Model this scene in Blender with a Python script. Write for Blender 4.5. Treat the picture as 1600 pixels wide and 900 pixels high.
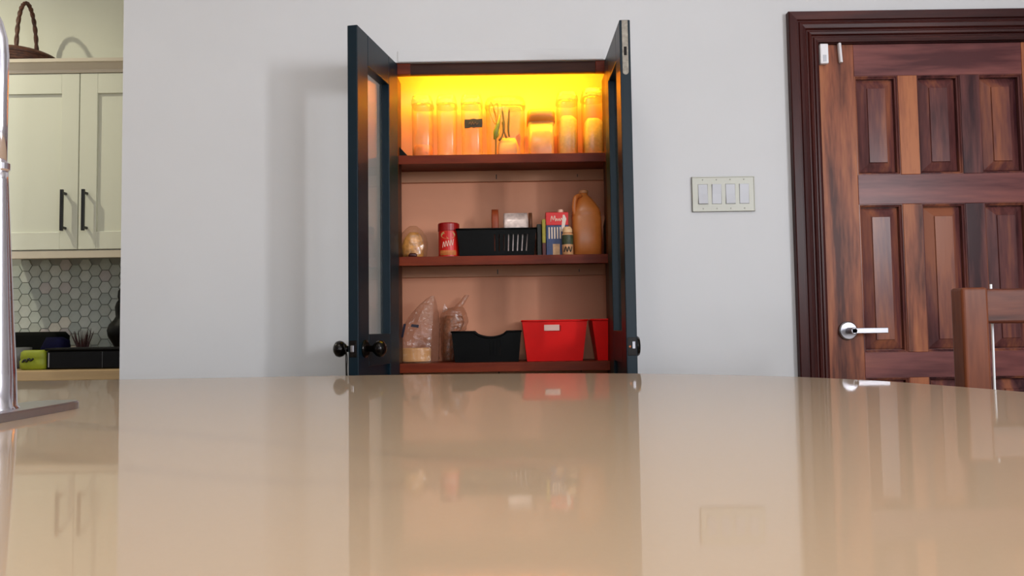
import bpy, bmesh, math, random
from mathutils import Vector, Matrix

random.seed(7)
for o in list(bpy.data.objects):
    bpy.data.objects.remove(o)
scene = bpy.context.scene
COL = scene.collection
PI = math.pi

# ------------------------------------------------------------------ camera
CAM_Z = 1.02
PITCH, ROLL = math.atan(62 / 1200.0), 0.0145
cd = bpy.data.cameras.new('camera')
cd.sensor_width = 36.0
cd.lens = 27.0
cd.clip_start = 0.01
cam = bpy.data.objects.new('camera', cd)
COL.objects.link(cam)
fw = Vector((0, math.cos(PITCH), math.sin(PITCH)))
rt = Vector((1, 0, 0))
up = Vector((0, -math.sin(PITCH), math.cos(PITCH)))
R_ = rt * math.cos(ROLL) - up * math.sin(ROLL)
U_ = rt * math.sin(ROLL) + up * math.cos(ROLL)
m3 = Matrix((R_, U_, -fw)).transposed()
cam.matrix_world = Matrix.Translation((0, 0, CAM_Z)) @ m3.to_4x4()
scene.camera = cam

# ------------------------------------------------------------------ view, world, lights
vs = scene.view_settings
vs.view_transform = 'Standard'
vs.look = 'None'
vs.exposure = -0.03
vs.gamma = 1.0
vs.use_curve_mapping = False

world = bpy.data.worlds.new('daylight')
scene.world = world
world.use_nodes = True
wn = world.node_tree.nodes
wn['Background'].inputs[0].default_value = (0.75, 0.85, 1.0, 1)
wn['Background'].inputs[1].default_value = 1.0


def area(name, loc, target, sx, sy, power, col):
    l = bpy.data.lights.new(name, 'AREA')
    l.shape = 'RECTANGLE'
    l.size, l.size_y = sx, sy
    l.energy = power
    l.color = col
    o = bpy.data.objects.new(name, l)
    COL.objects.link(o)
    o.location = loc
    d = Vector(target) - Vector(loc)
    o.rotation_euler = d.to_track_quat('-Z', 'Y').to_euler()
    return o


# daylight through the windows behind the camera
area('window_daylight', (0.9, -2.93, 1.75), (0.9, 2.0, 1.75), 2.6, 1.5, 27, (0.90, 0.94, 1.0))
area('side_window_daylight', (2.93, -1.15, 1.86), (0.0, -1.15, 1.86), 0.30, 0.70, 92, (0.93, 0.96, 1.0))
area('wide_window_daylight', (2.93, -2.15, 1.75), (0.0, -2.15, 1.75), 1.3, 1.5, 66, (0.90, 0.94, 1.0))


# ------------------------------------------------------------------ helpers
def lin(c):
    c = c / 255.0
    return c / 12.92 if c <= 0.04045 else ((c + 0.055) / 1.055) ** 2.4


def rgb(t):
    return (lin(t[0]), lin(t[1]), lin(t[2]), 1.0)


def new_mat(name):
    m = bpy.data.materials.new(name)
    m.use_nodes = True
    nt = m.node_tree
    return m, nt, nt.nodes['Principled BSDF']


def pm(name, c, rough=0.5, var=0.06, scale=14.0, bump=0.0, metal=0.0, spec=0.5, coat=0.0, stretch=(1, 1, 1)):
    m, nt, b = new_mat(name)
    N, L = nt.nodes, nt.links
    tc = N.new('ShaderNodeTexCoord')
    mp = N.new('ShaderNodeMapping')
    mp.inputs['Scale'].default_value = stretch
    L.new(tc.outputs['Object'], mp.inputs[0])
    no = N.new('ShaderNodeTexNoise')
    no.inputs['Scale'].default_value = scale
    no.inputs['Detail'].default_value = 4
    L.new(mp.outputs[0], no.inputs['Vector'])
    cr = N.new('ShaderNodeValToRGB')
    base = rgb(c)
    cr.color_ramp.elements[0].position = 0.3
    cr.color_ramp.elements[1].position = 0.7
    cr.color_ramp.elements[0].color = tuple(max(0, v * (1 - var)) for v in base[:3]) + (1,)
    cr.color_ramp.elements[1].color = tuple(min(1, v * (1 + var)) for v in base[:3]) + (1,)
    L.new(no.outputs['Fac'], cr.inputs[0])
    L.new(cr.outputs[0], b.inputs['Base Color'])
    b.inputs['Roughness'].default_value = rough
    b.inputs['Metallic'].default_value = metal
    b.inputs['Specular IOR Level'].default_value = spec
    b.inputs['Coat Weight'].default_value = coat
    if bump:
        bp = N.new('ShaderNodeBump')
        bp.inputs['Strength'].default_value = bump
        bp.inputs['Distance'].default_value = 0.002
        L.new(no.outputs['Fac'], bp.inputs['Height'])
        L.new(bp.outputs[0], b.inputs['Normal'])
    return m


def wood(name, cols, axis='Z', rough=0.32, scale=9.0, contrast=(0.3, 0.7), coat=0.0):
    """stretched noise grain; every object takes its own piece of the log"""
    m, nt, b = new_mat(name)
    N, L = nt.nodes, nt.links
    tc = N.new('ShaderNodeTexCoord')
    oi = N.new('ShaderNodeObjectInfo')
    mul = N.new('ShaderNodeMath')
    mul.operation = 'MULTIPLY'
    mul.inputs[1].default_value = 37.0
    L.new(oi.outputs['Random'], mul.inputs[0])
    add = N.new('ShaderNodeVectorMath')
    add.operation = 'ADD'
    L.new(tc.outputs['Object'], add.inputs[0])
    L.new(mul.outputs[0], add.inputs[1])
    mp = N.new('ShaderNodeMapping')
    s = [1.0, 1.0, 1.0]
    s['XYZ'.index(axis)] = 0.11
    mp.inputs['Scale'].default_value = s
    L.new(add.outputs[0], mp.inputs[0])
    n1 = N.new('ShaderNodeTexNoise')
    n1.inputs['Scale'].default_value = scale
    n1.inputs['Detail'].default_value = 3
    n1.inputs['Distortion'].default_value = 0.9
    L.new(mp.outputs[0], n1.inputs['Vector'])
    n2 = N.new('ShaderNodeTexNoise')
    n2.inputs['Scale'].default_value = scale * 11
    n2.inputs['Detail'].default_value = 5
    L.new(mp.outputs[0], n2.inputs['Vector'])
    mx = N.new('ShaderNodeMath')
    mx.operation = 'MULTIPLY_ADD'
    mx.inputs[1].default_value = 0.26
    L.new(n2.outputs['Fac'], mx.inputs[0])
    L.new(n1.outputs['Fac'], mx.inputs[2])
    sb = N.new('ShaderNodeMath')
    sb.operation = 'SUBTRACT'
    sb.inputs[1].default_value = 0.13
    L.new(mx.outputs[0], sb.inputs[0])
    cr = N.new('ShaderNodeValToRGB')
    e = cr.color_ramp.elements
    e[0].position, e[1].position = contrast
    e[0].color, e[1].color = rgb(cols[0]), rgb(cols[2])
    k = e.new(0.5 * (contrast[0] + contrast[1]))
    k.color = rgb(cols[1])
    L.new(sb.outputs[0], cr.inputs[0])
    L.new(cr.outputs[0], b.inputs['Base Color'])
    b.inputs['Roughness'].default_value = rough
    b.inputs['Specular IOR Level'].default_value = 0.2
    b.inputs['Coat Weight'].default_value = coat
    bp = N.new('ShaderNodeBump')
    bp.inputs['Strength'].default_value = 0.12
    bp.inputs['Distance'].default_value = 0.001
    L.new(n2.outputs['Fac'], bp.inputs['Height'])
    L.new(bp.outputs[0], b.inputs['Normal'])
    return m


def film(name, c, opaque, gloss=0.2, rough=0.12, trans=0.3, wrinkle=0.0, scale=40.0):
    """thin clear plastic / glass: clear body, a little diffuse haze, fresnel shine"""
    m = bpy.data.materials.new(name)
    m.use_nodes = True
    nt = m.node_tree
    N, L = nt.nodes, nt.links
    N.remove(N['Principled BSDF'])
    out = N['Material Output']
    tr = N.new('ShaderNodeBsdfTransparent')
    tr.inputs[0].default_value = tuple(0.86 + 0.14 * v for v in rgb(c)[:3]) + (1,)
    df = N.new('ShaderNodeBsdfDiffuse')
    df.inputs[0].default_value = rgb(c)
    tl = N.new('ShaderNodeBsdfTranslucent')
    tl.inputs[0].default_value = rgb(c)
    hz = N.new('ShaderNodeMixShader')
    hz.inputs[0].default_value = trans
    L.new(df.outputs[0], hz.inputs[1])
    L.new(tl.outputs[0], hz.inputs[2])
    body = N.new('ShaderNodeMixShader')
    tc = N.new('ShaderNodeTexCoord')
    no = N.new('ShaderNodeTexNoise')
    no.inputs['Scale'].default_value = scale
    no.inputs['Detail'].default_value = 3
    L.new(tc.outputs['Object'], no.inputs['Vector'])
    mr = N.new('ShaderNodeMapRange')
    mr.inputs[3].default_value = opaque * 0.75
    mr.inputs[4].default_value = min(1, opaque * 1.25)
    L.new(no.outputs['Fac'], mr.inputs[0])
    L.new(mr.outputs[0], body.inputs[0])
    L.new(tr.outputs[0], body.inputs[1])
    L.new(hz.outputs[0], body.inputs[2])
    gl = N.new('ShaderNodeBsdfGlossy')
    gl.inputs['Roughness'].default_value = rough
    lw = N.new('ShaderNodeLayerWeight')
    lw.inputs[0].default_value = 0.5
    fr = N.new('ShaderNodeMath')
    fr.operation = 'POWER'
    fr.inputs[1].default_value = 5.0
    L.new(lw.outputs['Facing'], fr.inputs[0])
    if wrinkle:
        bp = N.new('ShaderNodeBump')
        bp.inputs['Strength'].default_value = wrinkle
        bp.inputs['Distance'].default_value = 0.004
        L.new(no.outputs['Fac'], bp.inputs['Height'])
        for q in (gl, df, lw):
            L.new(bp.outputs[0], q.inputs['Normal'])
    ad = N.new('ShaderNodeMath')
    ad.operation = 'MULTIPLY_ADD'
    ad.inputs[1].default_value = 0.96
    ad.inputs[2].default_value = 0.04 + gloss * 0.1
    ad.use_clamp = True
    L.new(fr.outputs[0], ad.inputs[0])
    fin = N.new('ShaderNodeMixShader')
    L.new(ad.outputs[0], fin.inputs[0])
    L.new(body.outputs[0], fin.inputs[1])
    L.new(gl.outputs[0], fin.inputs[2])
    L.new(fin.outputs[0], out.inputs[0])
    return m


def polished(name, c, rough, f0):
    """polished stone: coloured body under a clear mirror skin that grows towards grazing, partly hazy"""
    m = bpy.data.materials.new(name)
    m.use_nodes = True
    nt = m.node_tree
    N, L = nt.nodes, nt.links
    N.remove(N['Principled BSDF'])
    tc = N.new('ShaderNodeTexCoord')
    no = N.new('ShaderNodeTexNoise')
    no.inputs['Scale'].default_value = 220
    L.new(tc.outputs['Object'], no.inputs['Vector'])
    cr = N.new('ShaderNodeValToRGB')
    b_ = rgb(c)
    cr.color_ramp.elements[0].color = tuple(v * 0.985 for v in b_[:3]) + (1,)
    cr.color_ramp.elements[1].color = tuple(min(1, v * 1.015) for v in b_[:3]) + (1,)
    L.new(no.outputs['Fac'], cr.inputs[0])
    df = N.new('ShaderNodeBsdfDiffuse')
    L.new(cr.outputs[0], df.inputs[0])
    gl = N.new('ShaderNodeBsdfGlossy')
    gl.inputs['Roughness'].default_value = rough
    lw = N.new('ShaderNodeLayerWeight')
    lw.inputs[0].default_value = 0.5
    pw = N.new('ShaderNodeMath')
    pw.operation = 'POWER'
    pw.inputs[1].default_value = 5.0
    L.new(lw.outputs['Facing'], pw.inputs[0])
    ma = N.new('ShaderNodeMath')
    ma.operation = 'MULTIPLY_ADD'
    ma.inputs[1].default_value = 1.0 - f0
    ma.inputs[2].default_value = f0
    L.new(pw.outputs[0], ma.inputs[0])
    hz = N.new('ShaderNodeBsdfGlossy')
    hz.inputs['Roughness'].default_value = 0.277
    gm = N.new('ShaderNodeMixShader')
    gm.inputs[0].default_value = 0.17
    L.new(gl.outputs[0], gm.inputs[1])
    L.new(hz.outputs[0], gm.inputs[2])
    mx = N.new('ShaderNodeMixShader')
    L.new(ma.outputs[0], mx.inputs[0])
    L.new(df.outputs[0], mx.inputs[1])
    L.new(gm.outputs[0], mx.inputs[2])
    L.new(mx.outputs[0], N['Material Output'].inputs[0])
    return m


def glow(name, c, strength):
    m, nt, b = new_mat(name)
    b.inputs['Emission Color'].default_value = c
    b.inputs['Emission Strength'].default_value = strength
    return m


def tag(o, label=None, cat=None, group=None, kind=None):
    if label:
        o['label'] = label
    if cat:
        o['category'] = cat
    if group:
        o['group'] = group
    if kind:
        o['kind'] = kind
    return o


def thing(name, loc=(0, 0, 0), label=None, cat=None, group=None, kind=None, rotz=0.0):
    o = bpy.data.objects.new(name, None)
    o.empty_display_size = 0.05
    COL.objects.link(o)
    o.location = loc
    o.rotation_euler = (0, 0, rotz)
    return tag(o, label, cat, group, kind)


class MB:
    """collects geometry for ONE mesh; `org` is taken off every coordinate"""

    def __init__(self, org=(0, 0, 0)):
        self.bm = bmesh.new()
        self.o = Vector(org)

    def v(self, p):
        return self.bm.verts.new(Vector(p) - self.o)

    def f(self, vs):
        try:
            return self.bm.faces.new(vs)
        except ValueError:
            return None

    def box(self, x0, x1, y0, y1, z0, z1):
        c = [self.v((x, y, z)) for z in (z0, z1) for y in (y0, y1) for x in (x0, x1)]
        for q in ((0, 2, 3, 1), (4, 5, 7, 6), (0, 1, 5, 4), (2, 6, 7, 3), (0, 4, 6, 2), (1, 3, 7, 5)):
            self.f([c[i] for i in q])
        return self

    def rings(self, rings, closed=False, caps=True):
        R = [[self.v(p) for p in r] for r in rings]
        n = len(R[0])
        pairs = list(zip(R[:-1], R[1:]))
        if closed:
            pairs.append((R[-1], R[0]))
        for a, b in pairs:
            for i in range(n):
                self.f([a[i], a[(i + 1) % n], b[(i + 1) % n], b[i]])
        if caps and not closed:
            self.f(list(reversed(R[0])))
            self.f(R[-1])
        return self

    def lathe(self, prof, c=(0, 0, 0), seg=24, sx=1.0, sy=1.0, power=2.0, axis='Z', caps=True):
        rr = []
        for r, h in prof:
            ring = []
            for i in range(seg):
                a = 2 * PI * i / seg
                ca, sa = math.cos(a), math.sin(a)
                ca = math.copysign(abs(ca) ** (2 / power), ca)
                sa = math.copysign(abs(sa) ** (2 / power), sa)
                x, y = r * sx * ca, r * sy * sa
                if axis == 'Z':
                    p = (c[0] + x, c[1] + y, c[2] + h)
                elif axis == 'Y':
                    p = (c[0] + x, c[1] + h, c[2] - y)
                else:
                    p = (c[0] + h, c[1] + x, c[2] + y)
                ring.append(p)
            rr.append(ring)
        return self.rings(rr, caps=caps)

    def tube(self, pts, r, seg=8, closed=False, flat=1.0):
        P = [Vector(p) for p in pts]
        n = len(P)
        rr = []
        prev = None
        for i, p in enumerate(P):
            a = P[(i - 1) % n] if (closed or i) else p
            b = P[(i + 1) % n] if (closed or i < n - 1) else p
            t = (b - a).normalized()
            if prev is None:
                ref = Vector((0, 0, 1)) if abs(t.z) < 0.9 else Vector((0, 1, 0))
                nx = t.cross(ref).normalized()
            else:
                nx = (prev - t * prev.dot(t)).normalized()
            prev = nx
            ny = t.cross(nx)
            rad = r[i] if isinstance(r, (list, tuple)) else r
            rr.append([p + nx * rad * math.cos(2 * PI * k / seg) + ny * rad * flat * math.sin(2 * PI * k / seg) for k in range(seg)])
        return self.rings(rr, closed=closed)

    def build(self, name, mat, parent=None, smooth=False, bevel=0.0, bseg=2, solid=0.0, sub=0, origin=None, loc=None):
        bmesh.ops.recalc_face_normals(self.bm, faces=self.bm.faces)
        me = bpy.data.meshes.new(name)
        self.bm.to_mesh(me)
        self.bm.free()
        me.materials.append(mat)
        if smooth:
            for p in me.polygons:
                p.use_smooth = True
        o = bpy.data.objects.new(name, me)
        COL.objects.link(o)
        if parent:
            o.parent = parent
        else:
            o.location = self.o
        if solid:
            s = o.modifiers.new('thickness', 'SOLIDIFY')
            s.thickness = solid
            s.offset = -1
        if bevel:
            b = o.modifiers.new('bevel', 'BEVEL')
            b.width = bevel
            b.segments = bseg
            b.limit_method = 'ANGLE'
            b.angle_limit = math.radians(40)
        if sub:
            s = o.modifiers.new('subdivision', 'SUBSURF')
            s.levels = s.render_levels = sub
        return o


def part(name, mat, parent, org, *boxes, bevel=0.0, **kw):
    m = MB(org)
    for b in boxes:
        m.box(*b)
    return m.build(name, mat, parent, bevel=bevel, **kw)


def struct(name, mat, *boxes, bevel=0.0, parent=None):
    m = MB()
    for b in boxes:
        m.box(*b)
    o = m.build(name, mat, parent, bevel=bevel)
    if parent is None:
        o['kind'] = 'structure'
    return o


def holed(x0, x1, y0, y1, z0, z1, holes, axis='X'):
    """boxes of a wall running along X (thickness y0..y1) or along Y, with rectangular holes"""
    us = sorted({x0, x1, *[h[0] for h in holes], *[h[1] for h in holes]})
    zs = sorted({z0, z1, *[h[2] for h in holes], *[h[3] for h in holes]})
    out = []
    for a, b in zip(us[:-1], us[1:]):
        for c, d in zip(zs[:-1], zs[1:]):
            mu, mz = (a + b) / 2, (c + d) / 2
            if any(h[0] < mu < h[1] and h[2] < mz < h[3] for h in holes):
                continue
            out.append((a, b, y0, y1, c, d) if axis == 'X' else (y0, y1, a, b, c, d))
    return out


def catmull(pts, n=8, closed=True):
    P = [Vector(p) for p in pts]
    out = []
    N = len(P)
    rng = range(N) if closed else range(N - 1)
    for i in rng:
        g = lambda k: P[k % N] if closed else P[max(0, min(N - 1, k))]
        p0, p1, p2, p3 = g(i - 1), g(i), g(i + 1), g(i + 2)
        for k in range(n):
            t = k / n
            out.append(0.5 * ((2 * p1) + (p2 - p0) * t + (2 * p0 - 5 * p1 + 4 * p2 - p3) * t * t + (3 * p1 - p0 - 3 * p2 + p3) * t ** 3))
    if not closed:
        out.append(P[-1])
    return out


# ------------------------------------------------------------------ materials
M_wall = pm('wall_paint', (205, 204, 206), 0.55, 0.015, 3.0, 0.05)
M_kwall = pm('kitchen_wall_paint', (224, 224, 204), 0.6, 0.015, 3.0, 0.05)
M_pwall = pm('pantry_wall_lamp_tint', (214, 146, 112), 0.6, 0.03, 5.0, 0.05)  # warm lamp light put into the wall colour; own paint unknown
M_ceil = pm('ceiling_paint', (226, 226, 224), 0.7, 0.01)
M_floor = pm('floor_tile', (176, 160, 138), 0.3, 0.06, 3.0)
M_white = pm('white_trim_paint', (224, 222, 218), 0.45, 0.02)
M_counter = polished('beige_quartz', (200, 172, 143), 0.035, 0.07)
M_kcounter = pm('tan_kitchen_counter', (172, 144, 106), 0.35, 0.08, 16.0, stretch=(0.2, 1, 4))
M_islandbase = pm('island_panel_paint', (120, 108, 96), 0.5, 0.04)
M_cab = pm('cream_cabinet_paint', (210, 210, 192), 0.38, 0.012, 4.0)
M_crown = pm('taupe_cabinet_moulding', (200, 188, 168), 0.45, 0.02)
M_black = pm('black_metal', (14, 14, 15), 0.35, 0.1)
M_blackplastic = pm('black_plastic', (2, 2, 2), 0.5, 0.1, spec=0.15)
M_bronze = pm('black_bronze_knob', (22, 17, 15), 0.2, 0.1, metal=0.6)
M_steel = pm('brushed_steel', (168, 166, 172), 0.34, 0.04, 40, metal=1.0)
M_chrome = pm('polished_chrome', (226, 222, 230), 0.16, 0.02, 30, metal=1.0)
M_teal = pm('teal_navy_door_paint', (4, 25, 36), 0.38, 0.12, 9.0, 0.05, spec=0.3, stretch=(1, 1, 0.2))
M_worn = pm('worn_painted_brass', (150, 142, 130), 0.5, 0.3, 90.0, 0.2)
M_glass = film('clear_glass', (235, 240, 240), 0.02, 0.0, 0.03, 0.0)
M_doorO = wood('orange_rosewood', ((78, 40, 32), (140, 80, 56), (176, 108, 70)), 'Z', 0.40, 11.0, (0.30, 0.62))
M_doorP = wood('purple_rosewood', ((56, 30, 34), (100, 58, 56), (146, 88, 64)), 'Z', 0.27, 9.0, (0.33, 0.68))
M_doorR = wood('rosewood_rail', ((82, 44, 46), (120, 70, 68), (144, 88, 76)), 'X', 0.30, 8.0, (0.33, 0.68))
M_casingV = wood('dark_red_casing', ((44, 13, 12), (58, 20, 18), (70, 27, 22)), 'Z', 0.36, 12.0)
M_casingH = wood('dark_red_casing_head', ((44, 15, 14), (62, 24, 21), (80, 34, 26)), 'X', 0.36, 12.0)
M_frame = wood('pantry_frame_wood', ((34, 13, 7), (54, 24, 13), (74, 36, 19)), 'X', 0.45, 12.0)
M_shelf = wood('red_brown_shelf_wood', ((84, 25, 8), (112, 39, 14), (132, 52, 20)), 'X', 0.42, 12.0)
M_chair = wood('brown_chair_wood', ((58, 26, 16), (98, 50, 30), (128, 70, 44)), 'Z', 0.34, 12.0)
M_chairH = wood('brown_chair_rail_wood', ((58, 26, 18), (98, 50, 34), (122, 68, 46)), 'X', 0.34, 12.0)
M_switch = pm('cream_switch_plate', (194, 193, 182), 0.35, 0.02)
M_rocker = pm('white_switch_rocker', (190, 190, 196), 0.3, 0.02)
M_sensor = pm('white_sensor_plastic', (236, 232, 236), 0.4, 0.02)

# ------------------------------------------------------------------ room shell
WY = 2.53                       # face of the wall with the pantry
X0, X1 = -4.2, 3.0
CEIL = 3.2
struct('floor', M_floor, (X0, X1, -3.0, 3.7, -0.05, 0.0))
struct('ceiling', M_ceil, (X0, X1, -3.0, 3.7, CEIL, CEIL + 0.05))
OPX0, OPX1, OPZ = -0.393, 0.339, 1.9125
DX0, DX1, DZ = 1.030, 1.851, 1.960
struct('wall_back', M_wall, *holed(-1.292, X1, WY, WY + 0.03, 0, CEIL, [(OPX0, OPX1, 0, OPZ), (DX0, DX1, 0, DZ)]))
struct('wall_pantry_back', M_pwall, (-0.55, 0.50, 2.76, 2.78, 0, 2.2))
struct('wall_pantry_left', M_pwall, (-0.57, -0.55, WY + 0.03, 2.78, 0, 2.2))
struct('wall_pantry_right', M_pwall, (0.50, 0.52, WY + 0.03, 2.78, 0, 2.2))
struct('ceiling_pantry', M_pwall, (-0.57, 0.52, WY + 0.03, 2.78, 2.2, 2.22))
struct('wall_kitchen_end', M_wall, (-1.292, -1.262, WY + 0.03, 3.55, 0, CEIL))
struct('wall_kitchen_back', M_kwall, (X0, -1.262, 3.55, 3.60, 0, CEIL))
struct('wall_left', M_wall, (X0 - 0.05, X0, -3.0, 3.7, 0, CEIL))
struct('wall_right', M_wall, *holed(-3.0, 3.7, X1, X1 + 0.08, 0, CEIL, [(-1.32, -0.98, 1.48, 2.24), (-2.82, -1.48, 0.97, 2.53)], axis='Y'))
struct('wall_behind', M_wall, *holed(X0, X1, -3.08, -3.0, 0, CEIL, [(-0.45, 2.25, 0.97, 2.53)]))
struct('wall_door_backing', M_wall, (DX0 - 0.1, DX1 + 0.1, WY + 0.08, WY + 0.1, 0, 2.1))


def window(name, x0, x1, z0, z1, fixed, axis, nmull):
    w = thing(name, (0, 0, 0), kind='structure')
    t = 0.05
    pieces = [(x0, x1, z0, z0 + t), (x0, x1, z1 - t, z1), (x0, x0 + t, z0 + t, z1 - t), (x1 - t, x1, z0 + t, z1 - t)]
    for k in range(1, nmull):
        c = x0 + (x1 - x0) * k / nmull
        pieces.append((c - 0.02, c + 0.02, z0 + t, z1 - t))
    a, b = fixed
    for p in pieces:
        bx = (p[0], p[1], a, b, p[2], p[3]) if axis == 'X' else (a, b, p[0], p[1], p[2], p[3])
        part('frame_bar', M_white, w, (0, 0, 0), bx, bevel=0.004)
    for k in range(nmull):
        c0 = x0 + t + (x1 - x0 - 2 * t) * k / nmull
        c1 = x0 + t + (x1 - x0 - 2 * t) * (k + 1) / nmull
        m_ = (a + b) / 2
        bx = (c0, c1, m_ - 0.002, m_ + 0.002, z0 + t, z1 - t) if axis == 'X' else (m_ - 0.002, m_ + 0.002, c0, c1, z0 + t, z1 - t)
        part('pane', M_glass, w, (0, 0, 0), bx)


window('window_1', -0.45, 2.25, 0.97, 2.53, (-3.07, -3.02), 'X', 3)
window('window_2', -1.32, -0.98, 1.48, 2.24, (3.02, 3.07), 'Y', 1)

window('window_3', -2.82, -1.48, 0.97, 2.53, (3.02, 3.07), 'Y', 2)

# baseboards along the visible wall
tag(struct('baseboard_back', M_white, (-1.29, OPX0 - 0.08, WY - 0.015, WY, 0, 0.1), (OPX1 + 0.08, 0.93, WY - 0.015, WY, 0, 0.1), bevel=0.003))

# ------------------------------------------------------------------ pantry frame and lintel
fr = thing('trim_1', (0, 0, 0), kind='structure')
part('frame_head', M_frame, fr, (0, 0, 0), (-0.335, 0.295, WY + 0.012, WY + 0.0315, 1.8743, 1.9122), bevel=0.002)
part('frame_head_end', M_shelf, fr, (0, 0, 0), (-0.393, -0.331, WY + 0.008, WY + 0.032, 1.874, 1.912), bevel=0.002)
part('frame_head_end', M_shelf, fr, (0, 0, 0), (0.291, 0.339, WY + 0.008, WY + 0.032, 1.874, 1.912), bevel=0.002)
part('jamb', M_frame, fr, (0, 0, 0), (-0.393, -0.376, WY + 0.005, WY + 0.10, 0, 1.873), bevel=0.002)
part('jamb', M_frame, fr, (0, 0, 0), (0.322, 0.339, WY + 0.005, WY + 0.10, 0, 1.873), bevel=0.002)
part('lintel_board', M_wall, fr, (0, 0, 0), (-0.372, 0.318, WY - 0.003, WY - 0.0001, 1.9135, 1.951), bevel=0.0025)
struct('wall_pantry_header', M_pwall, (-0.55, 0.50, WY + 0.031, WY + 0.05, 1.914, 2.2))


# ------------------------------------------------------------------ pantry french doors
def leaf(name, hinge, ang, side, desc):
    """local frame: x along the leaf from the hinge, y=0 the face seen from the doorway, -y the outer face"""
    W, T, H = 0.346, 0.031, 1.895
    d = thing(name, (hinge[0], hinge[1], 0.012), kind='structure', rotz=ang)
    s = side                               # +1: outer face lies towards +y of the local frame
    def yb(a, b):
        return (min(a * s, b * s), max(a * s, b * s))
    o = (0, 0, 0)
    y0, y1 = yb(0, T)
    part('stile', M_teal, d, o, (0, 0.082, y0, y1, 0, H), bevel=0.002)
    part('stile', M_teal, d, o, (W - 0.082, W, y0, y1, 0, H), bevel=0.002)
    for z0, z1 in ((0, 0.24), (0.90, 0.995), (H - 0.095, H)):
        part('rail', M_teal, d, o, (0.0825, W - 0.0825, y0, y1, z0, z1), bevel=0.002)
    p0, p1 = yb(0.010, 0.021)
    part('panel', M_teal, d, o, (0.078, W - 0.078, p0, p1, 0.235, 0.905))
    q0, q1 = yb(0.007, 0.024)
    part('panel_field', M_teal, d, o, (0.112, W - 0.112, q0, q1, 0.28, 0.86), bevel=0.004)
    g0, g1 = yb(0.0215, 0.0245)
    part('glass_pane', M_glass, d, o, (0.079, W - 0.079, g0, g1, 0.99, H - 0.09))
    b0, b1 = yb(0.0245, T - 0.001)
    bead = MB()
    bead.box(0.0822, 0.092, b0, b1, 0.995, H - 0.095)
    bead.box(W - 0.092, W - 0.0822, b0, b1, 0.995, H - 0.095)
    bead.build('glazing_bead', M_teal, d, bevel=0.002)
    for hz in (0.25, 0.95, 1.65):
        h = MB()
        h.lathe([(0.006, 0), (0.006, 0.09)], (0.0, s * 0.031, hz), 10)
        h.build('hinge', M_bronze, d, smooth=False)
    return d, W, T, H, s


def knob_parts(d, x, z, y, direction):
    m = MB()
    m.lathe([(0.026, 0), (0.026, 0.004 * direction), (0.020, 0.008 * direction)], (x, y, z), 24, axis='Y')
    r = m.build('rosette', M_bronze, d, smooth=False, bevel=0.001)
    m = MB()
    prof = [(0.009, 0.006), (0.009, 0.024), (0.014, 0.029), (0.0215, 0.037), (0.0245, 0.046), (0.0225, 0.055), (0.014, 0.062), (0.004, 0.064)]
    m.lathe([(a, b * direction) for a, b in prof], (x, y, z), 24, axis='Y')
    m.build('knob', M_bronze, d, smooth=True)
    return r


# left leaf: swung out and a little past square, knobs on both faces
angL = math.atan2(-0.339, -0.066)
dL, W, T, H, s = leaf('door_2', (-0.373, WY), angL, -1, 'left')
knob_parts(dL, W - 0.048, 0.953, 0.0, 1)
knob_parts(dL, W - 0.048, 0.953, -T, -1)
part('latch_plate', M_bronze, dL, (0, 0, 0), (W - 0.0005, W + 0.0012, -T + 0.004, -0.005, 0.930, 0.978), bevel=0.0005)
part('latch_bolt', M_steel, dL, (0, 0, 0), (W + 0.0012, W + 0.009, -T + 0.010, -0.011, 0.944, 0.964), bevel=0.002)
# right leaf: square to the wall, flush bolt let into its edge
angR = math.atan2(-0.340, 0.002)
dR, W, T, H, s = leaf('door_3', (0.320, WY), angR, 1, 'right')
m = MB()
m.lathe([(0.0105, -0.0005), (0.0105, 0.0012)], (0, 0, 0), 16, axis='X')
m.bm.free()
m = MB()
pts = []
for k in range(9):
    a = PI + PI * k / 8
    pts.append((0.0085 * math.cos(a), 0.0085 * math.sin(a)))
outline = [(p[0], 1.742 + p[1]) for p in pts] + [(0.0085, 1.893), (-0.0085, 1.893)]
m.rings([[(W + dx, T / 2 + u, z - 0.012 + 0.012) for u, z in outline] for dx in (-0.0005, 0.0012)])
m.build('flush_bolt_plate', M_worn, dR)
part('flush_bolt_slide', M_bronze, dR, (0, 0, 0), (W + 0.001, W + 0.0035, T / 2 - 0.004, T / 2 + 0.004, 1.79, 1.815), bevel=0.001)
m = MB()
m.lathe([(0.030, 0.0), (0.030, 0.004), (0.026, 0.010), (0.012, 0.0125)], (W - 0.030, T, 0.950), 24, axis='Y')
m.build('rosette', M_bronze, dR, smooth=False, bevel=0.001)
part('strike_plate', M_bronze, dR, (0, 0, 0), (W - 0.0005, W + 0.0014, 0.004, T - 0.002, 0.924, 0.976), bevel=0.0006)
part('strike_slot', M_steel, dR, (0, 0, 0), (W + 0.0012, W + 0.0024, 0.017, 0.025, 0.944, 0.964), bevel=0.0005)
m = MB()
m.lathe([(0.003, 0), (0.003, 0.002)], (W + 0.001, 0.010, 0.95), 12, axis='X')
m.build('strike_screw', pm('copper_screw', (150, 84, 50), 0.3, 0.05, metal=0.8), dR)
M_cord = pm('dark_cord', (28, 24, 22), 0.6)
kx, ky = -0.497, 2.240
m = MB((kx, ky, 0.80))
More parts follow.
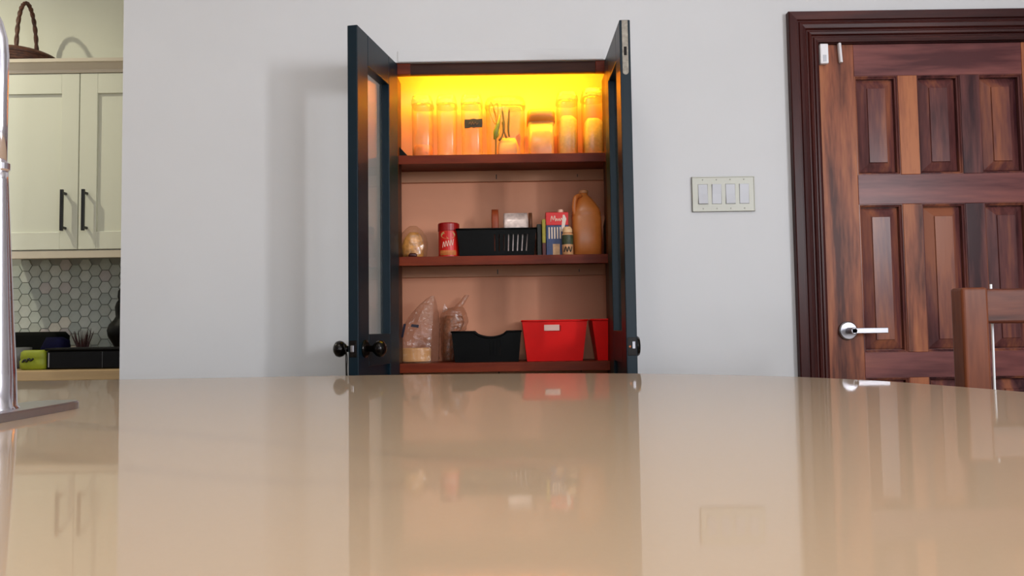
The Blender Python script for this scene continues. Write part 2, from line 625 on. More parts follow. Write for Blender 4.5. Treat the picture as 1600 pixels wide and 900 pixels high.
m.tube(catmull([(kx + 0.009, ky - 0.010, 0.972), (kx + 0.017, ky - 0.011, 0.945), (kx + 0.015, ky - 0.006, 0.90), (kx + 0.019, ky, 0.84), (kx + 0.014, ky + 0.004, 0.83),
                (kx + 0.011, ky + 0.006, 0.86), (kx + 0.009, ky + 0.010, 0.92), (kx + 0.008, ky + 0.012, 0.972), (kx + 0.008, ky + 0.001, 0.979)], 6), 0.0016, 6, closed=True)
tag(m.build('hanging_cord', M_cord, smooth=True), 'thin dark cord looped over the black knob of the left pantry door', 'cord')

# ------------------------------------------------------------------ wooden panelled door, casing, lever, contacts
wd = thing('door_1', (0, 0, 0), kind='structure')
DY = WY + 0.004
o3 = (0, 0, 0)
cols = [(1.158, 1.302), (1.366, 1.510), (1.574, 1.718)]
rows = [(1.511, 1.845), (0.921, 1.412), (0.300, 0.838)]
part('stile', M_doorO, wd, o3, (1.037, 1.156, DY, DY + 0.04, 0.01, 1.953), bevel=0.0015)
part('stile', M_doorO, wd, o3, (1.720, 1.840, DY, DY + 0.04, 0.01, 1.953), bevel=0.0015)
for z0, z1 in ((1.845, 1.953), (1.412, 1.511), (0.838, 0.921), (0.01, 0.300)):
    part('rail', M_doorR, wd, o3, (1.1565, 1.7195, DY + 0.0006, DY + 0.04, z0, z1), bevel=0.0015)
for ri, (z0, z1) in enumerate(rows):
    for k, (a, b) in enumerate(((1.302, 1.366), (1.510, 1.574))):
        part('mullion', M_doorO if (k == 0) else M_doorP, wd, o3, (a, b, DY + 0.0003, DY + 0.04, z0, z1), bevel=0.0015)
    for k, (a, b) in enumerate(cols):
        m = MB()
        def rect(i, y):
            return [(a + i, y, z0 + i), (b - i, y, z0 + i), (b - i, y, z1 - i), (a + i, y, z1 - i)]
        m.rings([rect(0, DY + 0.036), rect(0, DY + 0.024), rect(0.010, DY + 0.024), rect(0.012, DY + 0.020), rect(0.041, DY + 0.008), rect(0.0425, DY + 0.004)])
        p = m.build('panel', M_doorP, wd)
        m = MB()
        def rect2(i, y):
            return [(a + i, y, z0 + i), (b - i, y, z0 + i), (b - i, y, z1 - i), (a + i, y, z1 - i)]
        m.rings([rect2(-0.001, DY + 0.003), rect2(0.002, DY + 0.003), rect2(0.005, DY + 0.008), rect2(0.008, DY + 0.010), rect2(0.008, DY + 0.0235), rect2(-0.001, DY + 0.0235)], closed=True)
        m.build('panel_moulding', M_doorP, p)

lv = MB()
lv.lathe([(0.031, 0), (0.031, -0.006), (0.027, -0.010), (0.012, -0.011)], (1.103, DY, 0.994), 28, axis='Y')
ros = lv.build('handle_rosette', M_steel, wd, bevel=0.0008)
m = MB()
m.lathe([(0.011, -0.010), (0.011, -0.050), (0.009, -0.052)], (1.103, DY, 0.994), 20, axis='Y')
m.build('handle_neck', M_steel, ros, smooth=False)
m = MB()
m.box(1.094, 1.213, DY - 0.052, DY - 0.042, 0.985, 1.003)
m.build('lever', M_steel, ros, bevel=0.002)

cs = thing('trim_2', (0, 0, 0), kind='structure')
xi0, xi1, zt = 1.034, 1.843, 1.957
prof = [(0.0, 0.0), (0.0, 0.012), (0.008, 0.015), (0.014, 0.015), (0.017, 0.010), (0.021, 0.010), (0.025, 0.017), (0.032, 0.019), (0.036, 0.014),
        (0.040, 0.014), (0.045, 0.021), (0.056, 0.024), (0.064, 0.022), (0.067, 0.018), (0.070, 0.018), (0.073, 0.024), (0.098, 0.026), (0.101, 0.023), (0.101, 0.0)]
def station(k):
    if k == 0:
        return [(xi0 - w, WY - d_, 0.0) for w, d_ in prof]
    if k == 1:
        return [(xi0 - w, WY - d_, zt + w) for w, d_ in prof]
    if k == 2:
        return [(xi1 + w, WY - d_, zt + w) for w, d_ in prof]
    return [(xi1 + w, WY - d_, 0.0) for w, d_ in prof]
for a, b, mt in ((0, 1, M_casingV), (1, 2, M_casingH), (2, 3, M_casingV)):
    MB().rings([station(a), station(b)]).build('casing', mt, cs)
part('door_stop', M_casingV, cs, o3, (1.0305, 1.0345, WY, WY + 0.06, 0, 1.956), (1.8425, 1.8505, WY, WY + 0.06, 0, 1.956))
part('door_stop', M_casingH, cs, o3, (1.0345, 1.8425, WY + 0.002, WY + 0.06, 1.955, 1.9595))

sn = thing('door_contact', (1.052, DY, 1.882), 'boxy white alarm contact in the top left corner of the wooden door', 'sensor')
part('housing', M_sensor, sn, (1.052, DY, 1.882), (1.038, 1.066, DY - 0.020, DY, 1.883, 1.951), bevel=0.004)
part('seam', pm('grey_seam', (190, 190, 198), 0.5), sn, (1.052, DY, 1.882), (1.046, 1.058, DY - 0.0208, DY - 0.0198, 1.889, 1.912), bevel=0.0003)
m = MB((1.111, DY, 1.888))
m.rings([[(1.106 + sx_ - 0.004 * t, y, 1.889 + t * 0.066) for sx_, y in ((0, DY), (0, DY - 0.012), (0.004, DY - 0.016), (0.010, DY - 0.012), (0.010, DY))] for t in (0, 0.1, 0.5, 0.9, 1.0)])
tag(m.build('door_contact_magnet', M_sensor, bevel=0.002), 'narrow white magnet strip beside the boxy contact on wooden door', 'sensor')

# ------------------------------------------------------------------ four-gang light switch
sw = thing('light_switch', (0.7045, WY, 1.394), 'cream four-gang rocker switch plate on the wall between pantry and wooden door', 'light switch')
so = (0.7045, WY, 1.394)
m = MB(so)
xc = [0.6365 + 0.0455 * k for k in range(4)]
for b in holed(0.601, 0.808, WY - 0.007, WY, 1.394, 1.510, [(c - 0.0162, c + 0.0162, 1.4188, 1.4852) for c in xc]):
    m.box(*b)
pl = m.build('cover_plate', M_switch, sw)
part('plate_rim', M_switch, pl, so, (0.601, 0.604, WY - 0.009, WY, 1.394, 1.510), (0.805, 0.808, WY - 0.009, WY, 1.394, 1.510), (0.601, 0.808, WY - 0.009, WY, 1.394, 1.397), (0.601, 0.808, WY - 0.009, WY, 1.507, 1.510), bevel=0.001)
M_slot = pm('screw_grey', (160, 158, 150), 0.6)
for k, c in enumerate(xc):
    m = MB(so)
    tilt = (0.004, -0.001, 0.003, 0.0)[k]
    m.rings([[(c - 0.0155, y, z) for y, z in ((WY - 0.001, 1.4195), (WY - 0.009 - tilt, 1.4195), (WY - 0.0085, 1.452), (WY - 0.011 + tilt * 0.8, 1.4845), (WY - 0.001, 1.4845))],
             [(c + 0.0155, y, z) for y, z in ((WY - 0.001, 1.4195), (WY - 0.009 - tilt, 1.4195), (WY - 0.0085, 1.452), (WY - 0.011 + tilt * 0.8, 1.4845), (WY - 0.001, 1.4845))]])
    m.build('rocker', M_rocker, sw, bevel=0.001)
    for z in (1.404, 1.500):
        m = MB(so)
        m.lathe([(0.0024, 0), (0.0024, -0.0078), (0.0015, -0.0082)], (c, WY, z), 10, axis='Y')
        m.build('screw', M_slot, sw)

# ------------------------------------------------------------------ island
far = [(-1.95, 1.70), (-1.75, 1.80), (-1.2, 1.835), (-0.85, 1.85), (-0.55, 1.868), (-0.25, 1.872), (0.0, 1.857), (0.223, 1.812), (0.424, 1.724), (0.590, 1.600),
       (0.700, 1.445), (0.755, 1.300), (0.790, 1.185), (0.825, 1.0), (0.845, 0.7), (0.845, 0.25), (0.79, -0.1), (0.65, -0.32), (0.3, -0.40), (-0.9, -0.40), (-1.7, -0.40), (-1.95, -0.3), (-2.0, 0.7)]
outl = [(p.x, p.y) for p in catmull([(x, y, 0) for x, y in far], 6)]
hole = []
for cx, cy, a0 in ((-0.90, 0.75, -90), (-0.90, 1.17, 0), (-1.32, 1.17, 90), (-1.32, 0.75, 180)):
    for k in range(5):
        a = math.radians(a0 + 90 * k / 4)
        hole.append((cx + 0.04 * math.cos(a), cy + 0.04 * math.sin(a)))
isl_o = (-0.5, 0.75, 0.0)
isl = thing('kitchen_island', isl_o, 'kitchen island base below the beige stone top', 'island')
m = MB(isl_o)
m.rings([[(x * 0.80 - 0.10, y * 0.78 + 0.12, z) for x, y in outl[::2]] for z in (0.09, 0.66)])
m.box(-0.78, 0.45, -0.10, 1.45, 0.6605, 0.868)
m.build('base', M_islandbase, isl)
m = MB(isl_o)
m.rings([[(x * 0.76 - 0.12, y * 0.74 + 0.14, z) for x, y in outl[::2]] for z in (0.0, 0.09)])
m.build('toe_kick', M_black, isl)
m = MB((-0.5, 0.75, 0.87))
top = [m.v((x, y, 0.91)) for x, y in outl]
hol = [m.v((x, y, 0.91)) for x, y in hole]
ir = min((i for i in range(len(outl)) if outl[i][0] > 0), key=lambda i: abs(outl[i][1] - 0.96))
il = min((i for i in range(len(outl)) if outl[i][0] < -1.5), key=lambda i: abs(outl[i][1] - 0.96))
no, nh = len(outl), len(hole)
# the sink loop runs anticlockwise: lower right, upper right, upper left, lower left
upper_out = [top[(il + k) % no] for k in range((ir - il) % no + 1)]
lower_out = [top[(ir + k) % no] for k in range((il - ir) % no + 1)]
m.f(upper_out + [hol[k] for k in range(5, 15)])
m.f(lower_out + [hol[k % nh] for k in range(14, 26)][::1])
r = bmesh.ops.extrude_face_region(m.bm, geom=m.bm.faces[:])
bmesh.ops.translate(m.bm, verts=[g for g in r['geom'] if isinstance(g, bmesh.types.BMVert)], vec=(0, 0, -0.04))
tag(m.build('island_countertop', M_counter, bevel=0.006, bseg=3), 'glossy beige stone countertop with a rounded far end, filling the foreground', 'countertop')
sk = thing('sink', (-1.11, 0.96, 0.69), 'steel undermount sink let into the island top beside the tap', 'sink')
m = MB((-1.11, 0.96, 0.69))
def hp(s_, z):
    return [(-1.11 + (x + 1.11) * s_, 0.96 + (y - 0.96) * s_, z) for x, y in hole]
m.rings([hp(1.05, 0.8695), hp(1.0, 0.8695), hp(0.97, 0.71), hp(0.90, 0.69), hp(0.1, 0.688)], caps=True)
m.build('basin', M_steel, sk, smooth=False)
m = MB((-1.11, 0.96, 0.69))
m.lathe([(0.04, 0.0), (0.04, 0.003), (0.03, 0.004), (0.02, 0.001)], (-1.11, 0.96, 0.69), 20)
m.build('drain', M_chrome, sk)

# tap
FX, FY = -0.692, 1.03
fo = (FX, FY, 0.91)
fa = thing('kitchen_tap', fo, 'tall chrome kitchen tap on an oblong deck plate at the left edge', 'tap')
m = MB(fo)
ring = []
for k in range(32):
    a = 2 * PI * k / 32
    ca, sa = math.cos(a), math.sin(a)
    ring.append((0.038 * math.copysign(abs(ca) ** 0.45, ca), 0.132 * math.copysign(abs(sa) ** 0.25, sa)))
m.rings([[(FX + x * sc_ + 0.012, FY + y * sc_, z) for x, y in ring] for sc_, z in ((1, 0.9102), (1, 0.9190), (0.975, 0.9215))])
m.build('deck_plate', M_steel, fa, smooth=False)
m = MB(fo)
m.lathe([(0.029, 0.0075), (0.029, 0.013), (0.0262, 0.016), (0.0245, 0.06), (0.0205, 0.13), (0.0150, 0.24), (0.0112, 0.32), (0.0105, 0.335)], fo, 28)
m.build('body', M_chrome, fa, smooth=True)
m = MB(fo)
m.lathe([(0.0108, 0.332), (0.0128, 0.334), (0.0128, 0.342), (0.0108, 0.344)], fo, 24)
m.build('collar', M_chrome, fa, smooth=False)
arc = [(FX, FY, 0.91 + h) for h in (0.34, 0.40, 0.46, 0.49)]
for k in range(1, 17):
    a = PI * k / 16
    arc.append((FX - 0.12 + 0.12 * math.cos(a), FY, 1.40 + 0.12 * math.sin(a)))
arc.append((FX - 0.24, FY, 1.34))
m = MB(fo)
m.tube(arc, 0.0092, 16)
m.build('spout', M_chrome, fa, smooth=True)
m = MB(fo)
m.lathe([(0.011, 0.43), (0.014, 0.42), (0.017, 0.34), (0.019, 0.30), (0.016, 0.295)], (FX - 0.24, FY, 0.91), 20)
m.build('spray_head', M_chrome, fa, smooth=True)
m = MB(fo)
m.tube([(FX, FY - 0.02, 0.99), (FX, FY - 0.05, 1.0), (FX - 0.005, FY - 0.12, 1.03)], [0.009, 0.008, 0.006], 10)
m.build('lever', M_chrome, fa, smooth=True)

# ------------------------------------------------------------------ chair and white rod
ch_o = (1.14, 1.42, 0.0)
ch = thing('counter_chair', ch_o, 'brown wooden counter chair with a square open back, at the right edge', 'chair')
def cpart(name, mt, *b, bevel=0.006):
    return part(name, mt, ch, ch_o, *b, bevel=bevel, bseg=3)
cpart('back_post', M_chair, (0.938, 0.993, 1.600, 1.645, 0, 1.090))
cpart('back_post', M_chair, (1.297, 1.352, 1.600, 1.645, 0, 1.090))
cpart('top_rail', M_chairH, (0.985, 1.305, 1.606, 1.639, 1.014, 1.087))
cpart('lower_back_rail', M_chairH, (0.985, 1.305, 1.608, 1.637, 0.74, 0.79))
cpart('seat', M_chairH, (0.935, 1.355, 1.215, 1.598, 0.60, 0.635))
cpart('front_leg', M_chair, (0.942, 0.987, 1.225, 1.270, 0, 0.60))
cpart('front_leg', M_chair, (1.303, 1.348, 1.225, 1.270, 0, 0.60))
cpart('foot_rail', M_chairH, (0.980, 1.310, 1.235, 1.262, 0.20, 0.24))
cpart('side_rail', M_chairH, (0.952, 0.978, 1.262, 1.61, 0.28, 0.32))
cpart('side_rail', M_chairH, (1.312, 1.338, 1.262, 1.61, 0.28, 0.32))
m = MB((1.052, 1.70, 0.0))
m.tube([(1.052, 1.70, 0.0), (1.0375, 1.668, 0.72), (1.034, 1.660, 0.88), (1.0255, 1.643, 1.098)], 0.0024, 8)
tag(m.build('thin_rod', pm('white_rod_plastic', (245, 245, 248), 0.3), smooth=True), 'thin white rod leaning behind the post of the wooden chair', 'rod')

# ------------------------------------------------------------------ kitchen alcove
KY = 3.2
co = (-1.787, KY, 1.371)
cab = thing('wall_cabinet', co, 'cream shaker wall cabinet with two doors above the hexagon tiles', 'cabinet')
part('body', M_cab, cab, co, (-2.275, -1.296, KY + 0.021, 3.545, 1.371, 2.13))
def shaker(x0, x1, hx):
    z0, z1, w = 1.374, 2.122, 0.074
    m = MB(co)
    m.box(x0, x0 + w, KY, KY + 0.02, z0, z1)
    m.box(x1 - w, x1, KY, KY + 0.02, z0, z1)
    m.box(x0 + w, x1 - w, KY + 0.0003, KY + 0.02, z0, z0 + w)
    m.box(x0 + w, x1 - w, KY + 0.0003, KY + 0.02, z1 - w - 0.012, z1)
    d = m.build('door', M_cab, cab, bevel=0.0015)
    part('door_panel', M_cab, d, co, (x0 + w - 0.005, x1 - w + 0.005, KY + 0.010, KY + 0.018, z0 + w - 0.005, z1 - w - 0.007))
    m = MB(co)
    m.box(hx - 0.006, hx + 0.006, KY - 0.034, KY - 0.024, 1.449, 1.622)
    m.box(hx - 0.005, hx + 0.005, KY - 0.025, KY, 1.458, 1.468)
    m.box(hx - 0.005, hx + 0.005, KY - 0.025, KY, 1.603, 1.613)
    m.build('bar_handle', M_black, d, bevel=0.001)
shaker(-2.272, -1.818, -1.868)
shaker(-1.814, -1.300, -1.779)
m = MB(co)
cp = [(KY + 0.02, 2.124), (KY - 0.004, 2.124), (KY - 0.006, 2.136), (KY - 0.012, 2.142), (KY - 0.026, 2.158), (KY - 0.034, 2.162), (KY - 0.034, 2.176), (KY + 0.02, 2.176)]
m.rings([[(x, y, z) for y, z in cp] for x in (-2.29, -1.296)])
m.build('crown_moulding', M_crown, cab)
part('top_board', M_crown, cab, co, (-2.275, -1.296, KY + 0.0205, 3.545, 2.131, 2.15))
part('light_rail', M_crown, cab, co, (-2.275, -1.296, KY + 0.004, KY + 0.024, 1.338, 1.370), bevel=0.002)

# hexagon splashback
sp = thing('wall_splashback', (0, 0, 0), kind='structure')
part('grout_bed', pm('grey_grout', (148, 150, 144), 0.8), sp, o3, (-2.52, -1.293, 3.543, 3.549, 0.88, 1.37))
S = 0.0307
hexmeshes = []
tile_cols = [((174, 180, 172), .25), ((164, 171, 164), .25), ((184, 188, 180), .2), ((168, 173, 164), .3), ((206, 202, 188), .18), ((178, 172, 168), .2)]
for ci, (c, rg) in enumerate(tile_cols):
    m = MB()
    rr = []
    for s_, y in ((1.0, 0.0), (1.0, -0.0045), (0.95, -0.006)):
        rr.append([((S - 0.0015) * s_ * math.cos(PI / 3 * k), y, (S - 0.0015) * s_ * math.sin(PI / 3 * k)) for k in range(6)])
    m.rings(rr)
    ob = m.build('hex_tile', pm('marble_tile', c, rg, 0.10, 22.0), None)
    hexmeshes.append(ob.data)
    bpy.data.objects.remove(ob)
nx = 0
for i in range(25):
    x = -2.43 + i * 1.5 * S
    for j in range(9):
        z = 0.914 + (j + 0.5 * (i % 2)) * math.sqrt(3) * S
        if x > -1.325 or z > 1.345:
            continue
        k = random.choices(range(6), weights=(8, 7, 5, 6, 1.2, 1))[0]
        t = bpy.data.objects.new('hex_tile', hexmeshes[k])
        COL.objects.link(t)
        t.parent = sp
        t.location = (x, 3.543, z)
        t.rotation_euler = (random.uniform(-.012, .012), 0, random.uniform(-.012, .012))

kc_o = (-2.2, 2.93, 0.843)
struct_k = MB(kc_o)
struct_k.box(-3.4, -1.294, 2.93, 3.542, 0.843, 0.883)
tag(struct_k.build('kitchen_worktop', M_kcounter, bevel=0.004), 'tan worktop along the tiled kitchen wall, under the black box', 'worktop')
bc_o = (-2.0, 3.0, 0.0)
bc = thing('base_cabinet', bc_o, 'cream base cabinet under the tan kitchen worktop', 'cabinet')
part('body', M_cab, bc, bc_o, (-3.39, -1.30, 2.98, 3.54, 0.08, 0.8425))
part('plinth', M_black, bc, bc_o, (-3.39, -1.30, 3.03, 3.54, 0.0, 0.08))
for k in range(4):
    x = -3.38 + k * 0.52
    d = part('door', M_cab, bc, bc_o, (x, x + 0.512, 2.958, 2.979, 0.09, 0.836), bevel=0.002)
    part('bar_handle', M_black, d, bc_o, (x + 0.45, x + 0.462, 2.93, 2.957, 0.62, 0.78), bevel=0.001)

# wicker basket on the cabinet
M_wick = pm('brown_wicker', (84, 48, 30), 0.6, 0.45, 60, 0.6)
bo = (-2.185, 3.365, 2.151)
bk = thing('wicker_basket', bo, 'brown wicker basket with a tall hoop handle on top of the cabinet', 'basket')
m = MB(bo)
pr = [(0.10, 0.0), (0.125, 0.002)]
for k in range(7):
    r0 = 0.125 + 0.040 * math.sin(min(1, k / 4) * PI / 2)
    pr += [(r0 + 0.006, 0.004 + k * 0.012), (r0 + 0.006, 0.010 + k * 0.012), (r0, 0.013 + k * 0.012)]
m.lathe(pr, bo, 36, sx=1.0, sy=0.95)
m.build('bowl', M_wick, bk, smooth=True)
m = MB(bo)
pr = []
for k in range(9):
    r0 = 0.172 * math.cos(k / 9 * PI / 2) ** 0.7
    pr += [(r0, 0.086 + k * 0.0060), (r0 - 0.004, 0.090 + k * 0.0060)]
m.lathe(pr, bo, 36, sx=1.0, sy=0.95)
m.build('lid', M_wick, bk, smooth=True)
hp_ = []
for k in range(25):
    a = PI * k / 24
    u_, h_ = math.cos(a), math.sin(a) ** 0.8
    hp_.append((-2.158 + 0.017 * u_, 3.38 - 0.10 * u_, 2.22 + 0.285 * h_))
for ph in (0, PI):
    m = MB(bo)
    tw = []
    for k, p in enumerate(catmull(hp_, 4, closed=False)):
        a = k * 0.55 + ph
        tw.append((p.x + 0.0032 * math.cos(a), p.y + 0.002 * math.sin(a), p.z + 0.003 * math.sin(a)))
    m.tube(tw, 0.0068, 7)
    m.build('handle_strand', M_wick, bk, smooth=True)

# things on the kitchen worktop
KT = 0.8832
bb_o = (-1.62, 3.06, KT)
bb = thing('bread_box', bb_o, 'long low glossy black box on the kitchen worktop', 'box')
part('box_body', pm('gloss_black_box', (3, 3, 4), 0.25, spec=0.2), bb, bb_o, (-1.822, -1.47, 3.005, 3.16, KT, 0.955), bevel=0.006)
part('box_lid', M_blackplastic, bb, bb_o, (-1.826, -1.466, 3.0, 3.165, 0.9555, 0.966), bevel=0.004)
part('end_strip', M_steel, bb, bb_o, (-1.812, -1.8075, 3.0025, 3.0045, 0.892, 0.948))
part('seam_strip', pm('grey_strip', (70, 72, 76), 0.3), bb, bb_o, (-1.602, -1.6, 3.0025, 3.0045, KT + 0.004, 0.95))

def finer(secs, k=4):
    out = []
    for a, b in zip(secs[:-1], secs[1:]):
        for i in range(k):
            t = i / k
            out.append(tuple(a[j] + (b[j] - a[j]) * t for j in range(5)))
    return out + [secs[-1]]


def blob(mbx, secs, n=20, power=2.6, jit=0.0, seed=1, caps=True):
    rnd = random.Random(seed)
    rr = []
    off = [rnd.uniform(-1, 1) for _ in range(n)]
    for (z, cx, cy, hx, hy) in secs:
        ring = []
        for k in range(n):
            a = 2 * PI * k / n
            ca, sa = math.cos(a), math.sin(a)
            j = 1 + jit * (0.6 * off[k] + 0.4 * rnd.uniform(-1, 1))
            ring.append((cx + hx * j * math.copysign(abs(ca) ** (2 / power), ca), cy + hy * j * math.copysign(abs(sa) ** (2 / power), sa), z))
        rr.append(ring)
    mbx.rings(rr, caps=caps)
    return mbx

gp_o = (-1.875, 3.02, KT)
gp = thing('lime_pouch', gp_o, 'lime green padded pouch with a dark scrawl on the kitchen worktop', 'pouch')
m = MB(gp_o)
blob(m, [(KT, -1.875, 3.03, 0.045, 0.03), (KT + 0.006, -1.875, 3.03, 0.053, 0.036), (KT + 0.034, -1.875, 3.03, 0.053, 0.037), (KT + 0.040, -1.875, 3.03, 0.050, 0.033), (KT + 0.046, -1.875, 3.03, 0.052, 0.036), (KT + 0.068, -1.875, 3.03, 0.050, 0.034), (KT + 0.076, -1.875, 3.03, 0.042, 0.026)], power=4)
m.build('body', pm('lime_fabric', (126, 134, 16), 0.6, 0.12, 30, 0.2), gp, smooth=True)
m = MB(gp_o)
m.tube(catmull([(-1.905, 2.990, KT + 0.030), (-1.895, 2.990, KT + 0.040), (-1.888, 2.990, KT + 0.032), (-1.880, 2.990, KT + 0.044), (-1.872, 2.990, KT + 0.036), (-1.862, 2.990, KT + 0.044)], 5, closed=False), 0.0036, 6)
m.build('scrawl_print', M_black, gp, smooth=True)

nb_o = (-2.03, 3.28, KT)
nb = thing('black_case', nb_o, 'black soft case with a navy end standing behind the lime pouch', 'bag')
m = MB(nb_o)
blob(m, [(KT, -2.06, 3.30, 0.13, 0.06), (KT + 0.02, -2.06, 3.30, 0.135, 0.065), (KT + 0.13, -2.05, 3.30, 0.128, 0.062), (KT + 0.148, -2.05, 3.30, 0.115, 0.05)], power=6)
m.build('case_body', pm('black_cloth', (4, 5, 4), 0.8, 0.2, 40, 0.2, spec=0.1), nb, smooth=True)
m = MB(nb_o)
blob(m, [(KT, -1.935, 3.25, 0.05, 0.04), (KT + 0.08, -1.93, 3.25, 0.052, 0.04), (KT + 0.11, -1.925, 3.25, 0.046, 0.034), (KT + 0.125, -1.935, 3.25, 0.03, 0.02)], power=3, jit=0.05)
m.build('navy_flap', pm('navy_cloth', (8, 8, 40), 0.8, 0.2, 40, 0.2, spec=0.1), nb, smooth=True)
pn_o = (-2.03, 3.15, KT)
pn = MB(pn_o)
pn.lathe([(0.04, 0), (0.052, 0.02), (0.054, 0.085), (0.050, 0.085), (0.047, 0.02), (0.02, 0.01)], pn_o, 24)
tag(pn.build('grey_cup', pm('grey_stoneware', (96, 96, 94), 0.4), smooth=True), 'grey cup behind the lime pouch, next to the tap', 'cup')

pt_o = (-1.855, 3.32, KT)
pt = thing('spiky_plant', pt_o, 'small spiky dark red plant behind the black box', 'plant')
m = MB(pt_o)
m.lathe([(0.03, 0), (0.038, 0.05), (0.04, 0.055), (0.034, 0.055), (0.03, 0.045)], pt_o, 18)
m.build('pot', M_blackplastic, pt)
M_blade = pm('dark_red_blade', (52, 20, 22), 0.5, 0.3, 50)
for k in range(26):
    a = random.uniform(0, 2 * PI)
    lean = random.uniform(0.004, 0.056)
    h_ = 0.165 - lean * 0.45 + random.uniform(-0.012, 0.006)
    bx_, by_ = pt_o[0] + 0.012 * math.cos(a), pt_o[1] + 0.012 * math.sin(a)
    m = MB(pt_o)
    m.tube([(bx_, by_, KT + 0.045), (bx_ + lean * .45 * math.cos(a), by_ + lean * .45 * math.sin(a), KT + 0.045 + (h_ - 0.045) * .5), (bx_ + lean * math.cos(a), by_ + lean * math.sin(a), KT + h_)], [0.0028, 0.0026, 0.0004], 5)
    m.build('leaf_blade', M_blade, pt)

fg_o = (-1.683, 3.35, KT)
fg = thing('black_bottle', fg_o, 'knobbly black bottle half hidden behind the corner of the wall', 'bottle')
m = MB(fg_o)
m.lathe([(0.04, 0), (0.045, 0.02), (0.04, 0.06), (0.052, 0.09), (0.072, 0.125), (0.076, 0.15), (0.068, 0.175), (0.050, 0.195), (0.042, 0.21), (0.044, 0.23), (0.046, 0.25), (0.040, 0.27), (0.030, 0.285)], fg_o, 28)
m.build('body', M_blackplastic, fg, smooth=True)
m = MB(fg_o)
m.lathe([(0.032, 0.284), (0.036, 0.295), (0.034, 0.32), (0.024, 0.335), (0.022, 0.36), (0.012, 0.37)], fg_o, 24)
m.build('stopper', M_blackplastic, fg, smooth=True)

# ------------------------------------------------------------------ pantry shelves
SH = []
for zt_, lab in ((1.605, 'top red-brown pantry shelf holding the clear containers'), (1.262, 'middle red-brown pantry shelf holding the jug and red canister'), (0.905, 'lowest red-brown pantry shelf holding the red bins')):
    so_ = (-0.025, 2.57, zt_ - 0.032)
    s_ = thing('pantry_shelf', so_, lab, 'shelf', 'shelves in the pantry')
    part('board', M_shelf, s_, so_, (-0.549, 0.499, 2.572, 2.757, zt_ - 0.018, zt_), bevel=0.001)
    part('front_lip', M_shelf, s_, so_, (-0.549, 0.499, 2.562, 2.5715, zt_ - 0.030, zt_), bevel=0.001)
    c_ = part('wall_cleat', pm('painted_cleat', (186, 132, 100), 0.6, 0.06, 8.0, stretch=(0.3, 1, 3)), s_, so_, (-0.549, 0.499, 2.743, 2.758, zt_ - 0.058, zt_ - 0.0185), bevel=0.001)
    part('nail', M_black, c_, so_, (-0.052, -0.049, 2.741, 2.744, zt_ - 0.05, zt_ - 0.033))
    part('nail', M_black, c_, so_, (0.24, 0.2425, 2.741, 2.744, zt_ - 0.046, zt_ - 0.036))

# lamp above the top shelf
lp_o = (-0.02, 2.575, 1.905)
lp = thing('tube_lamp', lp_o, 'warm yellow tube lamp fixed behind the pantry header, above the top shelf', 'lamp')
part('lamp_housing', M_white, lp, lp_o, (-0.40, 0.36, 2.5805, 2.592, 1.920, 1.935), (-0.40, 0.36, 2.5625, 2.5805, 1.914, 1.935), bevel=0.001)
m = MB(lp_o)
m.lathe([(0.006, -0.34), (0.006, 0.34)], (-0.02, 2.579, 1.906), 12, axis='X')
m.build('tube', glow('warm_tube_glow', (1.0, 0.69, 0.022, 1), 200.0), lp, smooth=False)
for x in (-0.368, 0.323):
    part('end_cap', M_white, lp, lp_o, (x, x + 0.005, 2.570, 2.588, 1.898, 1.9205))

# ------------------------------------------------------------------ top shelf
T1 = 1.6055
M_tub = film('frosted_plastic_lamp_tint', (252, 208, 112), 0.20, 0.1, 0.2, 0.4)  # clear plastic, with the yellow lamp glow put into its colour
M_lid = film('frosted_lid_lamp_tint', (252, 200, 104), 0.36, 0.1, 0.25, 0.35)  # lid colour carries the same painted lamp yellow


def canister(x0, x1, h, label, cont=None, y0=2.615, y1=2.715):
    cx, cy = (x0 + x1) / 2, (y0 + y1) / 2
    hx, hy = (x1 - x0) / 2, (y1 - y0) / 2
    o = (cx, cy, T1)
    t = thing('clear_canister', o, label, 'container', 'clear canisters on the top shelf')
    m = MB(o)
    prof = [(0.86, 0.0), (0.90, 0.004), (0.93, 0.10), (0.95, h - 0.045), (0.90, h - 0.032), (0.86, h - 0.030)]
    rr = []
    for s_, z in prof:
        ring = []
        for k in range(24):
            a = 2 * PI * k / 24
            ca, sa = math.cos(a), math.sin(a)
            ring.append((cx + hx * s_ * math.copysign(abs(ca) ** 0.45, ca), cy + hy * s_ * math.copysign(abs(sa) ** 0.45, sa), T1 + z))
        rr.append(ring)
    m.rings(rr)
    m.build('body', M_tub, t, smooth=True)
    m = MB(o)
    rr = []
    for s_, z in ((0.97, h - 0.034), (1.0, h - 0.030), (0.98, h - 0.018), (0.88, h - 0.004), (0.80, h)):
        rr.append([(cx + hx * s_ * math.copysign(abs(math.cos(2 * PI * k / 24)) ** 0.45, math.cos(2 * PI * k / 24)), cy + hy * s_ * math.copysign(abs(math.sin(2 * PI * k / 24)) ** 0.45, math.sin(2 * PI * k / 24)), T1 + z) for k in range(24)])
    m.rings(rr)
    m.build('lid', M_lid, t, smooth=False)
    if cont:
        m = MB(o)
        rnd = random.Random(int(x0 * 1000))
        hh = cont[1]
        blob(m, [(T1 + 0.002, cx, cy, hx * .84, hy * .84), (T1 + hh * .5, cx, cy, hx * .84, hy * .84), (T1 + hh * .9, cx + .003, cy, hx * .8, hy * .8), (T1 + hh, cx, cy, hx * .5, hy * .5)], power=4, jit=0.02)
        m.build('contents', cont[0], t, smooth=True)
    return t, o


